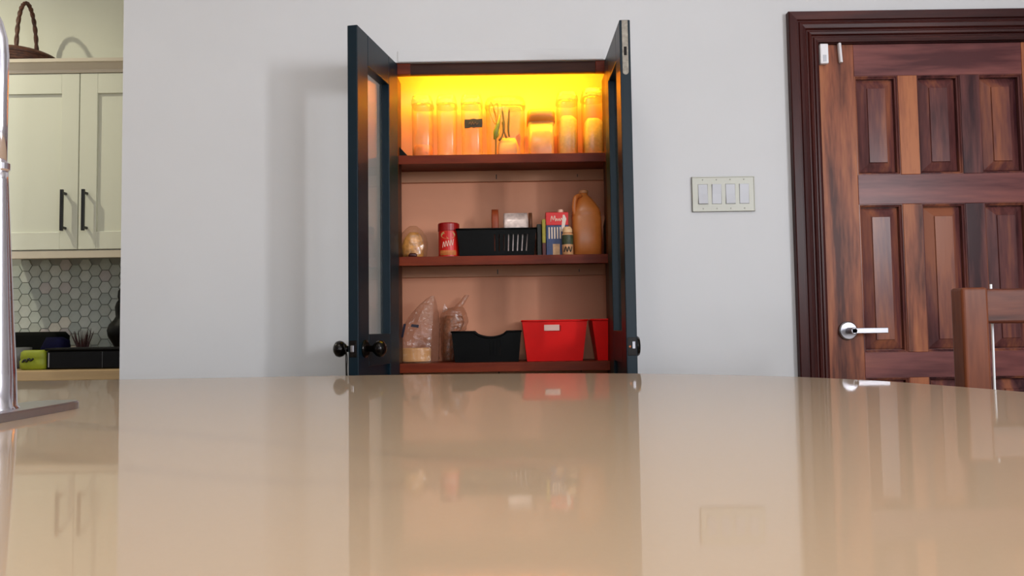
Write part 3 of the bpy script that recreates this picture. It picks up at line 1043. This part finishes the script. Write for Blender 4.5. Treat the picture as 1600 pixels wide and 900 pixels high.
M_orange = pm('orange_snack', (222, 120, 60), 0.7, 0.25, 60, 0.4)
M_grain = pm('pale_grain', (232, 186, 96), 0.8, 0.12, 120, 0.3)
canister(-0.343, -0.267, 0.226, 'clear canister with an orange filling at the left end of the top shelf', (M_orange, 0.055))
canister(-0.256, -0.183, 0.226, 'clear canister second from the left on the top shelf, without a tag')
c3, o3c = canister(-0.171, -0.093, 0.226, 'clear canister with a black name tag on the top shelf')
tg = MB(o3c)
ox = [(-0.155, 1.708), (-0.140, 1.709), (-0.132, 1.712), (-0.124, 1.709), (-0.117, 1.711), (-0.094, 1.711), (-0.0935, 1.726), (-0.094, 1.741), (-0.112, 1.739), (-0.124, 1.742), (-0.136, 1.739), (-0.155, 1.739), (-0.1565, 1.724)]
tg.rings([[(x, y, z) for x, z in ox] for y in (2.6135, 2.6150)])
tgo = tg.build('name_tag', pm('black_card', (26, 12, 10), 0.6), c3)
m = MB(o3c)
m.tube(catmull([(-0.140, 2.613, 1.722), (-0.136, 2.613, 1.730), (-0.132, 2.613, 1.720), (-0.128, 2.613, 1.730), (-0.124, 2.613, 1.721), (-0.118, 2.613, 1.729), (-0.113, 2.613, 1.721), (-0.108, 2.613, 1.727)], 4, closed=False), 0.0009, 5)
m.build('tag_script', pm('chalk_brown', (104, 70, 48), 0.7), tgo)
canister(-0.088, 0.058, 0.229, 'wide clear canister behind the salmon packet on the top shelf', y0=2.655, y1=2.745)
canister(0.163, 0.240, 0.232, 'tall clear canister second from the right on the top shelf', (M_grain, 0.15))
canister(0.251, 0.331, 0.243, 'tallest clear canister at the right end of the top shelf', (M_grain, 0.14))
# low orange tub
eo = (0.108, 2.66, T1)
et = thing('orange_tub', eo, 'low orange lidded tub between the clear canisters on the top shelf', 'container')
m = MB(eo)
blob(m, [(T1, 0.109, 2.66, 0.040, 0.042), (T1 + 0.006, 0.109, 2.66, 0.043, 0.045), (T1 + 0.125, 0.109, 2.66, 0.046, 0.048)], power=6)
m.build('body', film('amber_plastic', (240, 190, 120), 0.65, 0.2, 0.3, 0.4), et, smooth=True)
m = MB(eo)
blob(m, [(T1 + 0.126, 0.109, 2.66, 0.049, 0.050), (T1 + 0.160, 0.109, 2.66, 0.048, 0.050), (T1 + 0.166, 0.109, 2.66, 0.045, 0.047)], power=6)
m.build('lid', pm('orange_lid', (236, 142, 44), 0.45), et, smooth=True)
# salmon packet and ties
po = (-0.006, 2.61, T1)
pk = thing('salmon_packet', po, 'salmon pink packet with a crimped top in front of the wide canister', 'packet')
m = MB(po)
blob(m, [(T1, -0.006, 2.615, 0.034, 0.018), (T1 + 0.01, -0.006, 2.615, 0.037, 0.021), (T1 + 0.045, -0.006, 2.615, 0.036, 0.019), (T1 + 0.058, -0.008, 2.615, 0.031, 0.010), (T1 + 0.066, -0.008, 2.615, 0.026, 0.004)], power=3.5, jit=0.04)
m.build('pouch', pm('salmon_paper', (238, 156, 84), 0.5, 0.06, 40), pk, smooth=True)
m = MB(po)
m.rings([[(0.020, y, 1.672), (0.034, y, 1.681), (0.037, y, 1.664), (0.032, y, 1.632), (0.026, y, 1.648)] for y in (2.594, 2.597)])
m.build('orange_corner', pm('orange_foil', (226, 116, 40), 0.4), pk)
to = (-0.035, 2.600, T1)
ts = thing('dried_sprig', to, 'olive green dried sprig with looped stems standing by the salmon packet', 'dried plant')
M_ol = pm('olive_stem', (128, 126, 30), 0.6, 0.2, 50)
M_br = pm('brown_pod', (104, 78, 22), 0.6, 0.25, 50)
m = MB(to)
m.tube(catmull([(-0.049, 2.600, T1), (-0.048, 2.600, 1.64), (-0.048, 2.600, 1.668), (-0.042, 2.600, 1.682), (-0.038, 2.600, 1.71)], 5, closed=False), [0.0028] * 21, 6)
m.build('stem', M_br, ts, smooth=True)
for pts, w in (([(-0.052, 2.600, 1.664), (-0.048, 2.600, 1.690), (-0.040, 2.600, 1.715), (-0.031, 2.600, 1.750)], [0.004, 0.009, 0.007, 0.002]),
               ([(-0.046, 2.600, 1.668), (-0.038, 2.600, 1.680), (-0.036, 2.600, 1.70)], [0.004, 0.008, 0.003])):
    m = MB(to)
    m.tube(pts, w, 8, flat=0.4)
    m.build('leaf', M_ol, ts, smooth=True)
for pts in ([(-0.064, 2.6, 1.795), (-0.068, 2.6, 1.765), (-0.060, 2.6, 1.740), (-0.049, 2.6, 1.718), (-0.045, 2.6, 1.742), (-0.054, 2.6, 1.775)],
            [(-0.046, 2.603, 1.792), (-0.054, 2.603, 1.772), (-0.048, 2.603, 1.745), (-0.045, 2.603, 1.728), (-0.039, 2.603, 1.760), (-0.040, 2.603, 1.785)]):
    m = MB(to)
    m.tube(catmull(pts, 5), 0.0018, 6, closed=True)
    m.build('loop', pm('amber_stem', (190, 130, 30), 0.6), ts, smooth=True)
for pts, w in (([(-0.028, 2.598, 1.790), (-0.024, 2.598, 1.760), (-0.020, 2.598, 1.722), (-0.022, 2.598, 1.690), (-0.030, 2.598, 1.668), (-0.038, 2.598, 1.660)], [0.001, 0.0035, 0.0048, 0.003, 0.004, 0.002]),
               ([(-0.026, 2.599, 1.725), (-0.022, 2.599, 1.70), (-0.014, 2.599, 1.676), (-0.010, 2.599, 1.669)], [0.002, 0.003, 0.004, 0.001]),
               ([(0.000, 2.598, 1.770), (-0.003, 2.598, 1.735), (-0.005, 2.598, 1.70), (-0.002, 2.598, 1.672)], [0.003, 0.0042, 0.0036, 0.002])):
    m = MB(to)
    m.tube(catmull(pts, 4, closed=False), [w[min(len(w) - 1, int(i / 4))] for i in range((len(pts) - 1) * 4 + 1)], 7, flat=0.5)
    m.build('pod', M_br, ts, smooth=True)
# black sloped thing at left end
m = MB((-0.40, 2.62, T1))
m.rings([[(-0.345, y, T1), (-0.45, y, T1), (-0.45, y, T1 + 0.115), (-0.405, y, T1 + 0.066)] for y in (2.585, 2.66)])
tag(m.build('black_wedge_stand', M_blackplastic, bevel=0.001), 'black sloping stand poking out behind the left pantry door, on top shelf', 'stand')

# ------------------------------------------------------------------ baskets
def bin_(name, label, cat, x0, x1, y0, y1, z0, z1, mat, taper=0.012, slots=(), dip=None, rim=0.006, hole=None, group=None):
    o = ((x0 + x1) / 2, (y0 + y1) / 2, z0)
    t = thing(name, o, label, cat, group)
    h = z1 - z0
    xs = {0.0, 1.0}
    for a, b in slots:
        xs |= {a, b}
    if hole:
        xs |= {hole[0], hole[1]}
    if dip:
        for k in range(13):
            xs.add(dip[0] + (dip[1] - dip[0]) * k / 12)
    for k in range(1, 8):
        xs.add(k / 8)
    xs = sorted(xs)
    zs = sorted({0.0, 0.12, 0.72, 1.0} | ({hole[2], hole[3]} if hole else set()) | ({0.2, 0.8} if slots else set()))
    def top(u):
        if dip and dip[0] < u < dip[1]:
            q = (u - dip[0]) / (dip[1] - dip[0])
            return 1 - dip[2] * min(1, (math.sin(PI * q)) ** 0.6)
        return 1.0
    def pos(u, w, face):
        tp = taper * (1 - w)
        z = z0 + h * w
        xa, xb, ya, yb = x0 + tp, x1 - tp, y0 + tp, y1 - tp
        if face == 'F':
            return (xa + (xb - xa) * u, ya, z)
        if face == 'B':
            return (xa + (xb - xa) * u, yb, z)
        if face == 'L':
            return (xa, ya + (yb - ya) * u, z)
        return (xb, ya + (yb - ya) * u, z)
    m = MB(o)
    for face in 'FB':
        g = {}
        for i, u in enumerate(xs):
            for j, w in enumerate(zs):
                ww = min(w, top(u)) if w < 1.0 else top(u)
                g[i, j] = m.v(pos(u, ww, face))
        for i in range(len(xs) - 1):
            for j in range(len(zs) - 1):
                mu, mw = (xs[i] + xs[i + 1]) / 2, (zs[j] + zs[j + 1]) / 2
                if any(a < mu < b and 0.2 < mw < 0.8 for a, b in slots):
                    continue
                if hole and face == 'F' and hole[0] < mu < hole[1] and hole[2] < mw < hole[3]:
                    continue
                m.f([g[i, j], g[i + 1, j], g[i + 1, j + 1], g[i, j + 1]])
    for face in 'LR':
        v = [m.v(pos(u, w, face)) for u, w in ((0, 0), (1, 0), (1, 1), (0, 1))]
        m.f(v)
    m.f([m.v(pos(0, 0, 'F')), m.v(pos(1, 0, 'F')), m.v(pos(1, 0, 'B')), m.v(pos(0, 0, 'B'))])
    bmesh.ops.remove_doubles(m.bm, verts=m.bm.verts, dist=1e-5)
    m.build('tub', mat, t, solid=0.0025)
    m = MB(o)
    pts = []
    for u in xs:
        pts.append((x0 + (x1 - x0) * u, y0 - 0.001, z0 + h * top(u)))
    pts += [(x1, y1, z1)]
    for u in reversed(xs[:-1]):
        pts.append((x0 + (x1 - x0) * u, y1, z0 + h * top(u)))
    m.tube(pts, rim / 2, 8, closed=True)
    m.build('rim', mat, t, smooth=True)
    return t, o


T2 = 1.2625
T3 = 0.9055
sl = []
for k in range(8):
    c = (-0.057 + k * 0.0163 + 0.186) / 0.272
    sl.append((c - 0.007, c + 0.007))
bin_('black_basket', 'black slotted plastic basket on the middle shelf beside the red canister', 'basket', -0.186, 0.086, 2.600, 2.735, T2, 1.357, M_blackplastic, 0.010, sl)
bin_('black_basket', 'black plastic basket with a dipped front on the lowest shelf', 'basket', -0.206, 0.029, 2.590, 2.670, T3, 1.008, M_blackplastic, 0.010,
     [(0.55 + k * 0.05, 0.555 + k * 0.05) for k in range(4)], dip=(0.32, 0.79, 0.19))
M_red = pm('red_plastic', (238, 8, 4), 0.45, 0.04, spec=0.3)
t, o = bin_('red_bin', 'whole red plastic bin with a pale handle tag on the lowest shelf', 'bin', 0.032, 0.252, 2.592, 2.735, T3, 1.042, M_red, 0.016, hole=(0.36, 0.60, 0.74, 0.88), group='red bins on the lowest shelf')
part('handle_tag', pm('pale_pink_tag', (236, 190, 178), 0.4), t, o, (0.106, 0.158, 2.5925, 2.5955, 1.008, 1.028), bevel=0.001)
bin_('red_bin', 'red plastic bin cut off by the right pantry door on the lowest shelf', 'bin', 0.268, 0.475, 2.592, 2.735, T3, 1.043, M_red, 0.020, group='red bins on the lowest shelf')

# contents of the black basket
def crumple(name, label, cat, box, mat, seed, jit=0.05, power=5):
    x0, x1, y0, y1, z0, z1 = box
    o = ((x0 + x1) / 2, (y0 + y1) / 2, z0)
    cx, cy, hx, hy, h = o[0], o[1], (x1 - x0) / 2, (y1 - y0) / 2, z1 - z0
    m = MB(o)
    blob(m, [(z0, cx, cy, hx * .9, hy * .9), (z0 + h * .1, cx, cy, hx, hy), (z0 + h * .45, cx, cy, hx * .97, hy), (z0 + h * .8, cx, cy, hx, hy * .8), (z0 + h, cx, cy, hx * .93, hy * .25)], power=power, jit=jit, seed=seed)
    return tag(m.build(name, mat, smooth=True), label, cat)

M_foil = pm('silver_foil', (232, 206, 198), 0.25, 0.3, 50, 0.8, metal=0.1)
crumple('foil_packet', 'crinkled silver packet standing up in the black slotted basket', 'packet', (-0.026, 0.060, 2.612, 2.655, T2 + 0.004, 1.414), M_foil, 3)
crumple('brown_sachet', 'narrow brown sachet at the left of the silver packet in the basket', 'packet', (-0.068, -0.042, 2.615, 2.66, T2 + 0.004, 1.428), pm('brown_sachet_paper', (138, 56, 20), 0.5, 0.2, 40, 0.3), 4)
crumple('dark_sachet', 'narrow dark brown sachet at the right of the silver packet in the basket', 'packet', (0.0615, 0.0745, 2.66, 2.715, T2 + 0.004, 1.422), pm('dark_sachet_paper', (104, 60, 34), 0.5, 0.2, 40, 0.3), 5)

# rounded clear bag on the middle shelf
go = (-0.336, 2.63, T2)
gb = thing('clear_bread_bag', go, 'rounded clear plastic bag with amber contents on the middle shelf', 'bag')
M_clear = film('clear_film', (232, 190, 140), 0.12, 0.3, 0.12, 0.4, 0.7, 70)
m = MB(go)
blob(m, finer([(T2 + 0.001, -0.340, 2.635, 0.044, 0.034), (T2 + 0.012, -0.340, 2.635, 0.050, 0.040), (T2 + 0.05, -0.338, 2.635, 0.051, 0.040), (T2 + 0.078, -0.338, 2.635, 0.044, 0.034), (T2 + 0.098, -0.338, 2.635, 0.030, 0.022), (T2 + 0.112, -0.338, 2.635, 0.013, 0.009)]), 26, power=2.3, jit=0.06, seed=9)
m.build('film', M_clear, gb, smooth=False)
m = MB(go)
blob(m, [(T2 + 0.002, -0.340, 2.638, 0.036, 0.026), (T2 + 0.04, -0.340, 2.638, 0.040, 0.030), (T2 + 0.07, -0.338, 2.638, 0.032, 0.024), (T2 + 0.09, -0.336, 2.638, 0.016, 0.012)], power=2.2, jit=0.06, seed=4)
m.build('amber_contents', pm('amber_bread', (226, 150, 70), 0.45, 0.55, 55, 0.6), gb, smooth=True)
m = MB(go)
blob(m, [(T2, -0.334, 2.588, 0.014, 0.006), (T2 + 0.008, -0.334, 2.588, 0.015, 0.007), (T2 + 0.014, -0.334, 2.588, 0.010, 0.005)], power=3)
m.build('dark_clip', pm('dark_red_clip', (62, 14, 12), 0.4), gb, smooth=True)

# red canister
ro = (-0.216, 2.64, T2)
rc = thing('red_canister', ro, 'red round canister with a red lid and tan emblem on middle shelf', 'canister')
m = MB(ro)
m.lathe([(0.0335, 0.0), (0.0355, 0.003), (0.0355, 0.096)], ro, 32)
cb = m.build('body', pm('red_label', (206, 24, 16), 0.38, 0.06), rc, smooth=False, bevel=0.0005)
m = MB(ro)
m.lathe([(0.0372, 0.092), (0.0372, 0.116), (0.0345, 0.120)], ro, 32)
m.build('lid', pm('deep_red_lid', (150, 14, 12), 0.35), rc, smooth=False, bevel=0.001)
def wrap(cx, cy, r, ang, z):
    return (cx + r * math.sin(ang), cy - r * math.cos(ang), z)
m = MB(ro)
em = []
for k in range(20):
    a = 2 * PI * k / 20
    em.append((0.75 * math.cos(a), 0.0135 * math.sin(a)))
m.rings([[wrap(ro[0], ro[1], r_, u, T2 + 0.077 + w) for u, w in em] for r_ in (0.0352, 0.0362)])
m.build('emblem', pm('tan_emblem', (190, 150, 92), 0.5, 0.2, 160), cb)
M_cream = pm('cream_print', (240, 214, 190), 0.5)
m = MB(ro)
m.tube(catmull([wrap(ro[0], ro[1], 0.0358, -0.55 + 1.1 * k / 9, T2 + 0.042 + (0.011 if k % 2 else -0.009) + 0.001 * k) for k in range(10)], 4, closed=False), 0.0010, 5)
m.build('script_print', M_cream, cb, smooth=True)
m = MB(ro)
m.tube([wrap(ro[0], ro[1], 0.0355, -0.8 + 1.6 * k / 10, T2 + 0.016) for k in range(11)], 0.0032, 6, flat=3.0)
m.build('base_band', pm('amber_band', (196, 110, 50), 0.5, 0.2, 80), cb)

# carton with cap
cto = (0.158, 2.655, T2)
ct = thing('drink_carton', cto, 'red and blue drink carton with white lettering and pale cap on middle shelf', 'carton')
part('lower_box', pm('navy_carton_print', (44, 60, 104), 0.45, 0.35, 70, stretch=(1, 1, .3)), ct, cto, (0.120, 0.197, 2.622, 2.700, T2, T2 + 0.107), bevel=0.001)
ru = part('upper_box', pm('red_carton_print', (222, 20, 16), 0.42, 0.06), ct, cto, (0.120, 0.197, 2.622, 2.700, T2 + 0.1071, T2 + 0.151), bevel=0.001)
m = MB(cto)
m.rings([[(x, y, z) for y, z in ((2.622, T2 + 0.151), (2.661, T2 + 0.158), (2.700, T2 + 0.151))] for x in (0.120, 0.197)])
m.build('carton_top', pm('red_carton_top', (206, 26, 20), 0.45), ct)
m = MB(cto)
m.lathe([(0.010, 0.0), (0.010, 0.010), (0.008, 0.012)], (0.172, 2.648, T2 + 0.152), 18)
m.build('cap', pm('pale_cap', (240, 196, 170), 0.4), ct)
# script lettering: a capital with three humps, then small letters
st = [(0.136, T2 + 0.119), (0.140, T2 + 0.139), (0.145, T2 + 0.124), (0.150, T2 + 0.140), (0.153, T2 + 0.120), (0.157, T2 + 0.130), (0.161, T2 + 0.121), (0.165, T2 + 0.130), (0.168, T2 + 0.121), (0.173, T2 + 0.131), (0.176, T2 + 0.122)]
m = MB(cto)
m.tube(catmull([(x, 2.6215, z) for x, z in st], 4, closed=False), 0.0012, 5)
m.build('script_print', pm('white_print', (250, 226, 206), 0.5), ru, smooth=True)
for k in range(5):
    x = 0.128 + k * 0.0095
    part('stripe_print', M_cream, ct, cto, (x, x + 0.0045, 2.6212, 2.6222, T2 + 0.060, T2 + 0.100))
part('panel_print', pm('tan_print', (206, 160, 116), 0.5, 0.2, 60), ct, cto, (0.142, 0.166, 2.6212, 2.6222, T2 + 0.004, T2 + 0.042))
m = MB(cto)
m.rings([[(0.171, y, T2 + 0.085), (0.180, y, T2 + 0.085), (0.190, y, T2 + 0.128), (0.184, y, T2 + 0.142), (0.178, y, T2 + 0.142)] for y in (2.6208, 2.6218)])
m.build('splash_print', pm('white_splash', (236, 214, 200), 0.5), ct)

# small bottle
sbo = (0.191, 2.597, T2)
sb_ = thing('small_bottle', sbo, 'small cream-capped bottle with a green label in front of the carton', 'bottle')
m = MB(sbo)
m.lathe([(0.017, 0), (0.019, 0.003), (0.019, 0.070), (0.014, 0.078)], sbo, 24)
bd = m.build('body', pm('cream_bottle', (206, 150, 104), 0.4, 0.2, 60), sb_, smooth=True)
m = MB(sbo)
m.lathe([(0.0194, 0.036), (0.0194, 0.068)], sbo, 24)
m.build('label_band', pm('green_label', (58, 66, 40), 0.5, 0.45, 120), bd)
m = MB(sbo)
m.tube(catmull([wrap(sbo[0], sbo[1], 0.0196, -0.7 + 1.4 * k / 5, T2 + 0.018 + (0.010 if k % 2 else -0.008)) for k in range(6)], 3, closed=False), 0.0018, 5)
m.build('dark_print', pm('dark_green_print', (30, 30, 22), 0.5), bd, smooth=True)
m = MB(sbo)
m.lathe([(0.0165, 0.077), (0.0165, 0.088), (0.012, 0.096), (0.004, 0.0975)], sbo, 24)
m.build('cap', pm('cream_cap', (236, 190, 140), 0.4), sb_, smooth=False)

# thin boxes left of the carton
gno = (0.108, 2.65, T2)
gn = thing('thin_packet', gno, 'thin yellow-green and dark red packet between the black basket and carton', 'packet')
part('green_half', pm('yellow_green_card', (166, 150, 40), 0.5, 0.2, 50), gn, gno, (0.106, 0.1175, 2.610, 2.70, T2 + 0.045, T2 + 0.126), bevel=0.001)
part('red_half', pm('dark_red_card', (84, 22, 20), 0.5, 0.2, 50), gn, gno, (0.106, 0.1175, 2.610, 2.70, T2, T2 + 0.0449), bevel=0.001)
m = MB((0.097, 2.66, T2))
m.box(0.0885, 0.1045, 2.625, 2.70, T2, T2 + 0.112)
tag(m.build('dark_card_box', pm('black_green_card', (26, 24, 14), 0.5, 0.2, 50), bevel=0.002), 'narrow blackish box wedged against the right end of the black basket', 'box')

# jug
jo = (0.262, 2.665, T2)
jg = thing('plastic_jug', jo, 'tan translucent gallon jug with a side handle on the middle shelf', 'jug')
M_jug = film('tan_milk_plastic', (248, 152, 72), 0.93, 0.2, 0.3, 0.3, 0.05, 20)
m = MB(jo)
rr = []
for (z, cx, hx, pw) in ((0, .262, .046, 4), (.005, .262, .050, 4.5), (.06, .262, .0515, 4.5), (.135, .262, .0515, 4.5), (.140, .262, .0495, 4.2), (.146, .262, .051, 4), (.165, .262, .047, 3), (.185, .259, .038, 2.5), (.205, .256, .026, 2.2), (.214, .255, .0165, 2), (.216, .255, .0145, 2), (.222, .255, .0145, 2)):
    rr.append([(cx + hx * math.copysign(abs(math.cos(2 * PI * k / 32)) ** (2 / pw), math.cos(2 * PI * k / 32)), 2.665 + hx * math.copysign(abs(math.sin(2 * PI * k / 32)) ** (2 / pw), math.sin(2 * PI * k / 32)), T2 + z) for k in range(32)])
m.rings(rr)
m.build('body', M_jug, jg, smooth=True)
m = MB(jo)
m.tube(catmull([(0.243, 2.645, T2 + 0.212), (0.226, 2.632, T2 + 0.205), (0.2195, 2.628, T2 + 0.185), (0.2185, 2.628, T2 + 0.160), (0.222, 2.632, T2 + 0.140)], 6, closed=False), 0.0078, 10)
m.build('handle', M_jug, jg, smooth=True)
m = MB(jo)
m.lathe([(0.016, 0.2225), (0.016, 0.231), (0.013, 0.2335)], (0.255, 2.665, T2), 20)
m.build('cap', pm('tan_cap', (190, 128, 84), 0.5), jg)
m = MB((0.352, 2.62, T2))
m.lathe([(0.033, 0), (0.036, 0.004), (0.036, 0.10), (0.030, 0.13), (0.014, 0.145), (0.012, 0.17)], (0.352, 2.62, T2), 24)
tag(m.build('dark_bottle', M_blackplastic, smooth=True), 'dark bottle at the right end of the middle shelf, half hidden by the door', 'bottle')

# ------------------------------------------------------------------ bags on the lowest shelf
M_bag = film('milky_bag_film', (200, 160, 138), 0.09, 0.1, 0.15, 0.4, 1.0, 60)
go = (-0.325, 2.65, T3)
b1 = thing('printed_bag', go, 'clear plastic bag with navy print slumped over a cream tub, lowest shelf', 'bag')
m = MB(go)
secs = [(T3 + 0.001, -0.325, 2.652, 0.066, 0.045), (T3 + 0.012, -0.325, 2.652, 0.070, 0.048), (T3 + 0.05, -0.325, 2.652, 0.070, 0.048), (T3 + 0.09, -0.322, 2.652, 0.070, 0.047), (T3 + 0.13, -0.314, 2.652, 0.062, 0.042),
        (T3 + 0.165, -0.303, 2.652, 0.048, 0.032), (T3 + 0.195, -0.292, 2.652, 0.032, 0.020), (T3 + 0.218, -0.281, 2.652, 0.016, 0.008), (T3 + 0.228, -0.274, 2.652, 0.005, 0.003)]
blob(m, finer(secs), 26, 2.6, 0.07, 12)
m.build('film', M_bag, b1, smooth=False)
m = MB(go)
m.lathe([(0.050, 0.003), (0.053, 0.006), (0.054, 0.046), (0.050, 0.050)], (-0.336, 2.655, T3), 28, sy=0.70)
m.build('tub_inside', pm('cream_tub', (226, 170, 110), 0.3, 0.08), b1, smooth=False)
M_navy = pm('navy_print', (20, 14, 36), 0.5)
for pts in ([(-0.395, 1.000), (-0.389, 1.008), (-0.379, 1.034), (-0.385, 1.028)], [(-0.377, 0.992), (-0.370, 0.992), (-0.359, 1.038), (-0.368, 1.038)], [(-0.344, 1.028), (-0.318, 1.024), (-0.316, 1.034), (-0.341, 1.037)]):
    m = MB(go)
    q = [(x, 2.595 + max(0, (abs(x + 0.325) - 0.04)) * 0.22, z) for x, z in pts]
    m.rings([q, [(x, y + 0.001, z) for x, y, z in q]])
    m.build('print_mark', M_navy, b1)
b2o = (-0.205, 2.715, T3)
b2 = thing('twisted_bag', b2o, 'brownish clear bag with a twisted top behind the black dipped basket', 'bag')
M_bag2 = film('brown_bag_film', (206, 150, 112), 0.16, 0.2, 0.15, 0.4, 1.0, 90)
m = MB(b2o)
secs = [(T3 + 0.001, -0.222, 2.655, 0.026, 0.030), (T3 + 0.03, -0.222, 2.660, 0.029, 0.036), (T3 + 0.08, -0.220, 2.668, 0.030, 0.038), (T3 + 0.112, -0.206, 2.690, 0.046, 0.040), (T3 + 0.140, -0.202, 2.690, 0.049, 0.040), (T3 + 0.165, -0.204, 2.690, 0.046, 0.036),
        (T3 + 0.182, -0.200, 2.690, 0.036, 0.026), (T3 + 0.192, -0.186, 2.690, 0.014, 0.012), (T3 + 0.208, -0.172, 2.690, 0.011, 0.008), (T3 + 0.232, -0.156, 2.690, 0.008, 0.004)]
m.bm.free()
m = MB(b2o)
secs2 = [(z, cx - 0.004, 2.715, hx * (1 if z > T3 + 0.1 else 0.95), min(hy, 0.034)) for z, cx, cy, hx, hy in secs]
blob(m, finer(secs2), 26, 2.4, 0.09, 5)
m.build('film', M_bag2, b2, smooth=False)
m = MB(b2o)
blob(m, [(T3 + 0.002, -0.226, 2.716, 0.020, 0.022), (T3 + 0.08, -0.224, 2.716, 0.022, 0.025), (T3 + 0.13, -0.208, 2.716, 0.036, 0.026), (T3 + 0.16, -0.208, 2.716, 0.030, 0.02)], 20, 2.4, 0.1, 8)
m.build('contents', pm('brown_mixed_nuts', (150, 92, 62), 0.7, 0.4, 90, 0.6), b2, smooth=True)
m = MB(b2o)
m.rings([[(-0.248 + 0.004 * k, 2.712, T3 + 0.172 + 0.0), (-0.240 + 0.002 * k, 2.716, T3 + 0.203), (-0.228, 2.718, T3 + 0.180)] for k in (0, 1)])
m.build('loose_corner', M_bag2, b2)

# ------------------------------------------------------------------ kitchen ceiling downlight
dl_o = (-2.95, 2.35, CEIL)
dl = thing('ceiling_downlight', dl_o, 'small recessed kitchen ceiling downlight left of the cabinet', 'lamp')
m = MB(dl_o)
m.lathe([(0.062, 0.0), (0.062, -0.006), (0.045, -0.009), (0.040, -0.002)], dl_o, 28)
m.build('trim_ring', M_white, dl)
m = MB(dl_o)
m.lathe([(0.038, -0.0025), (0.034, -0.007), (0.012, -0.010)], dl_o, 20)
m.build('lens', glow('downlight_glow', (1.0, 0.93, 0.72, 1), 6.0), dl)
sl_ = bpy.data.lights.new('downlight_lamp', 'SPOT')
sl_.energy = 105
sl_.color = (1.0, 0.95, 0.74)
sl_.spot_size = math.radians(150)
sl_.spot_blend = 0.6
sl_.shadow_soft_size = 0.035
so2 = bpy.data.objects.new('downlight_lamp', sl_)
COL.objects.link(so2)
so2.location = (dl_o[0], dl_o[1], CEIL - 0.03)
so2.rotation_euler = (0, 0, 0)
so2.parent = None

cl_o = (-0.25, 0.55, CEIL)
cl = thing('ceiling_lamp', cl_o, 'flat round white ceiling lamp over the island', 'lamp')
m = MB(cl_o)
m.lathe([(0.27, 0.0), (0.27, -0.03), (0.255, -0.035), (0.255, -0.02)], cl_o, 40)
m.build('lamp_rim', M_white, cl)
m = MB(cl_o)
m.lathe([(0.253, -0.021), (0.250, -0.034), (0.22, -0.042), (0.05, -0.046)], cl_o, 40)
m.build('diffuser', glow('ceiling_lamp_glow', (1.0, 0.97, 0.91, 1), 21.0), cl, smooth=True)
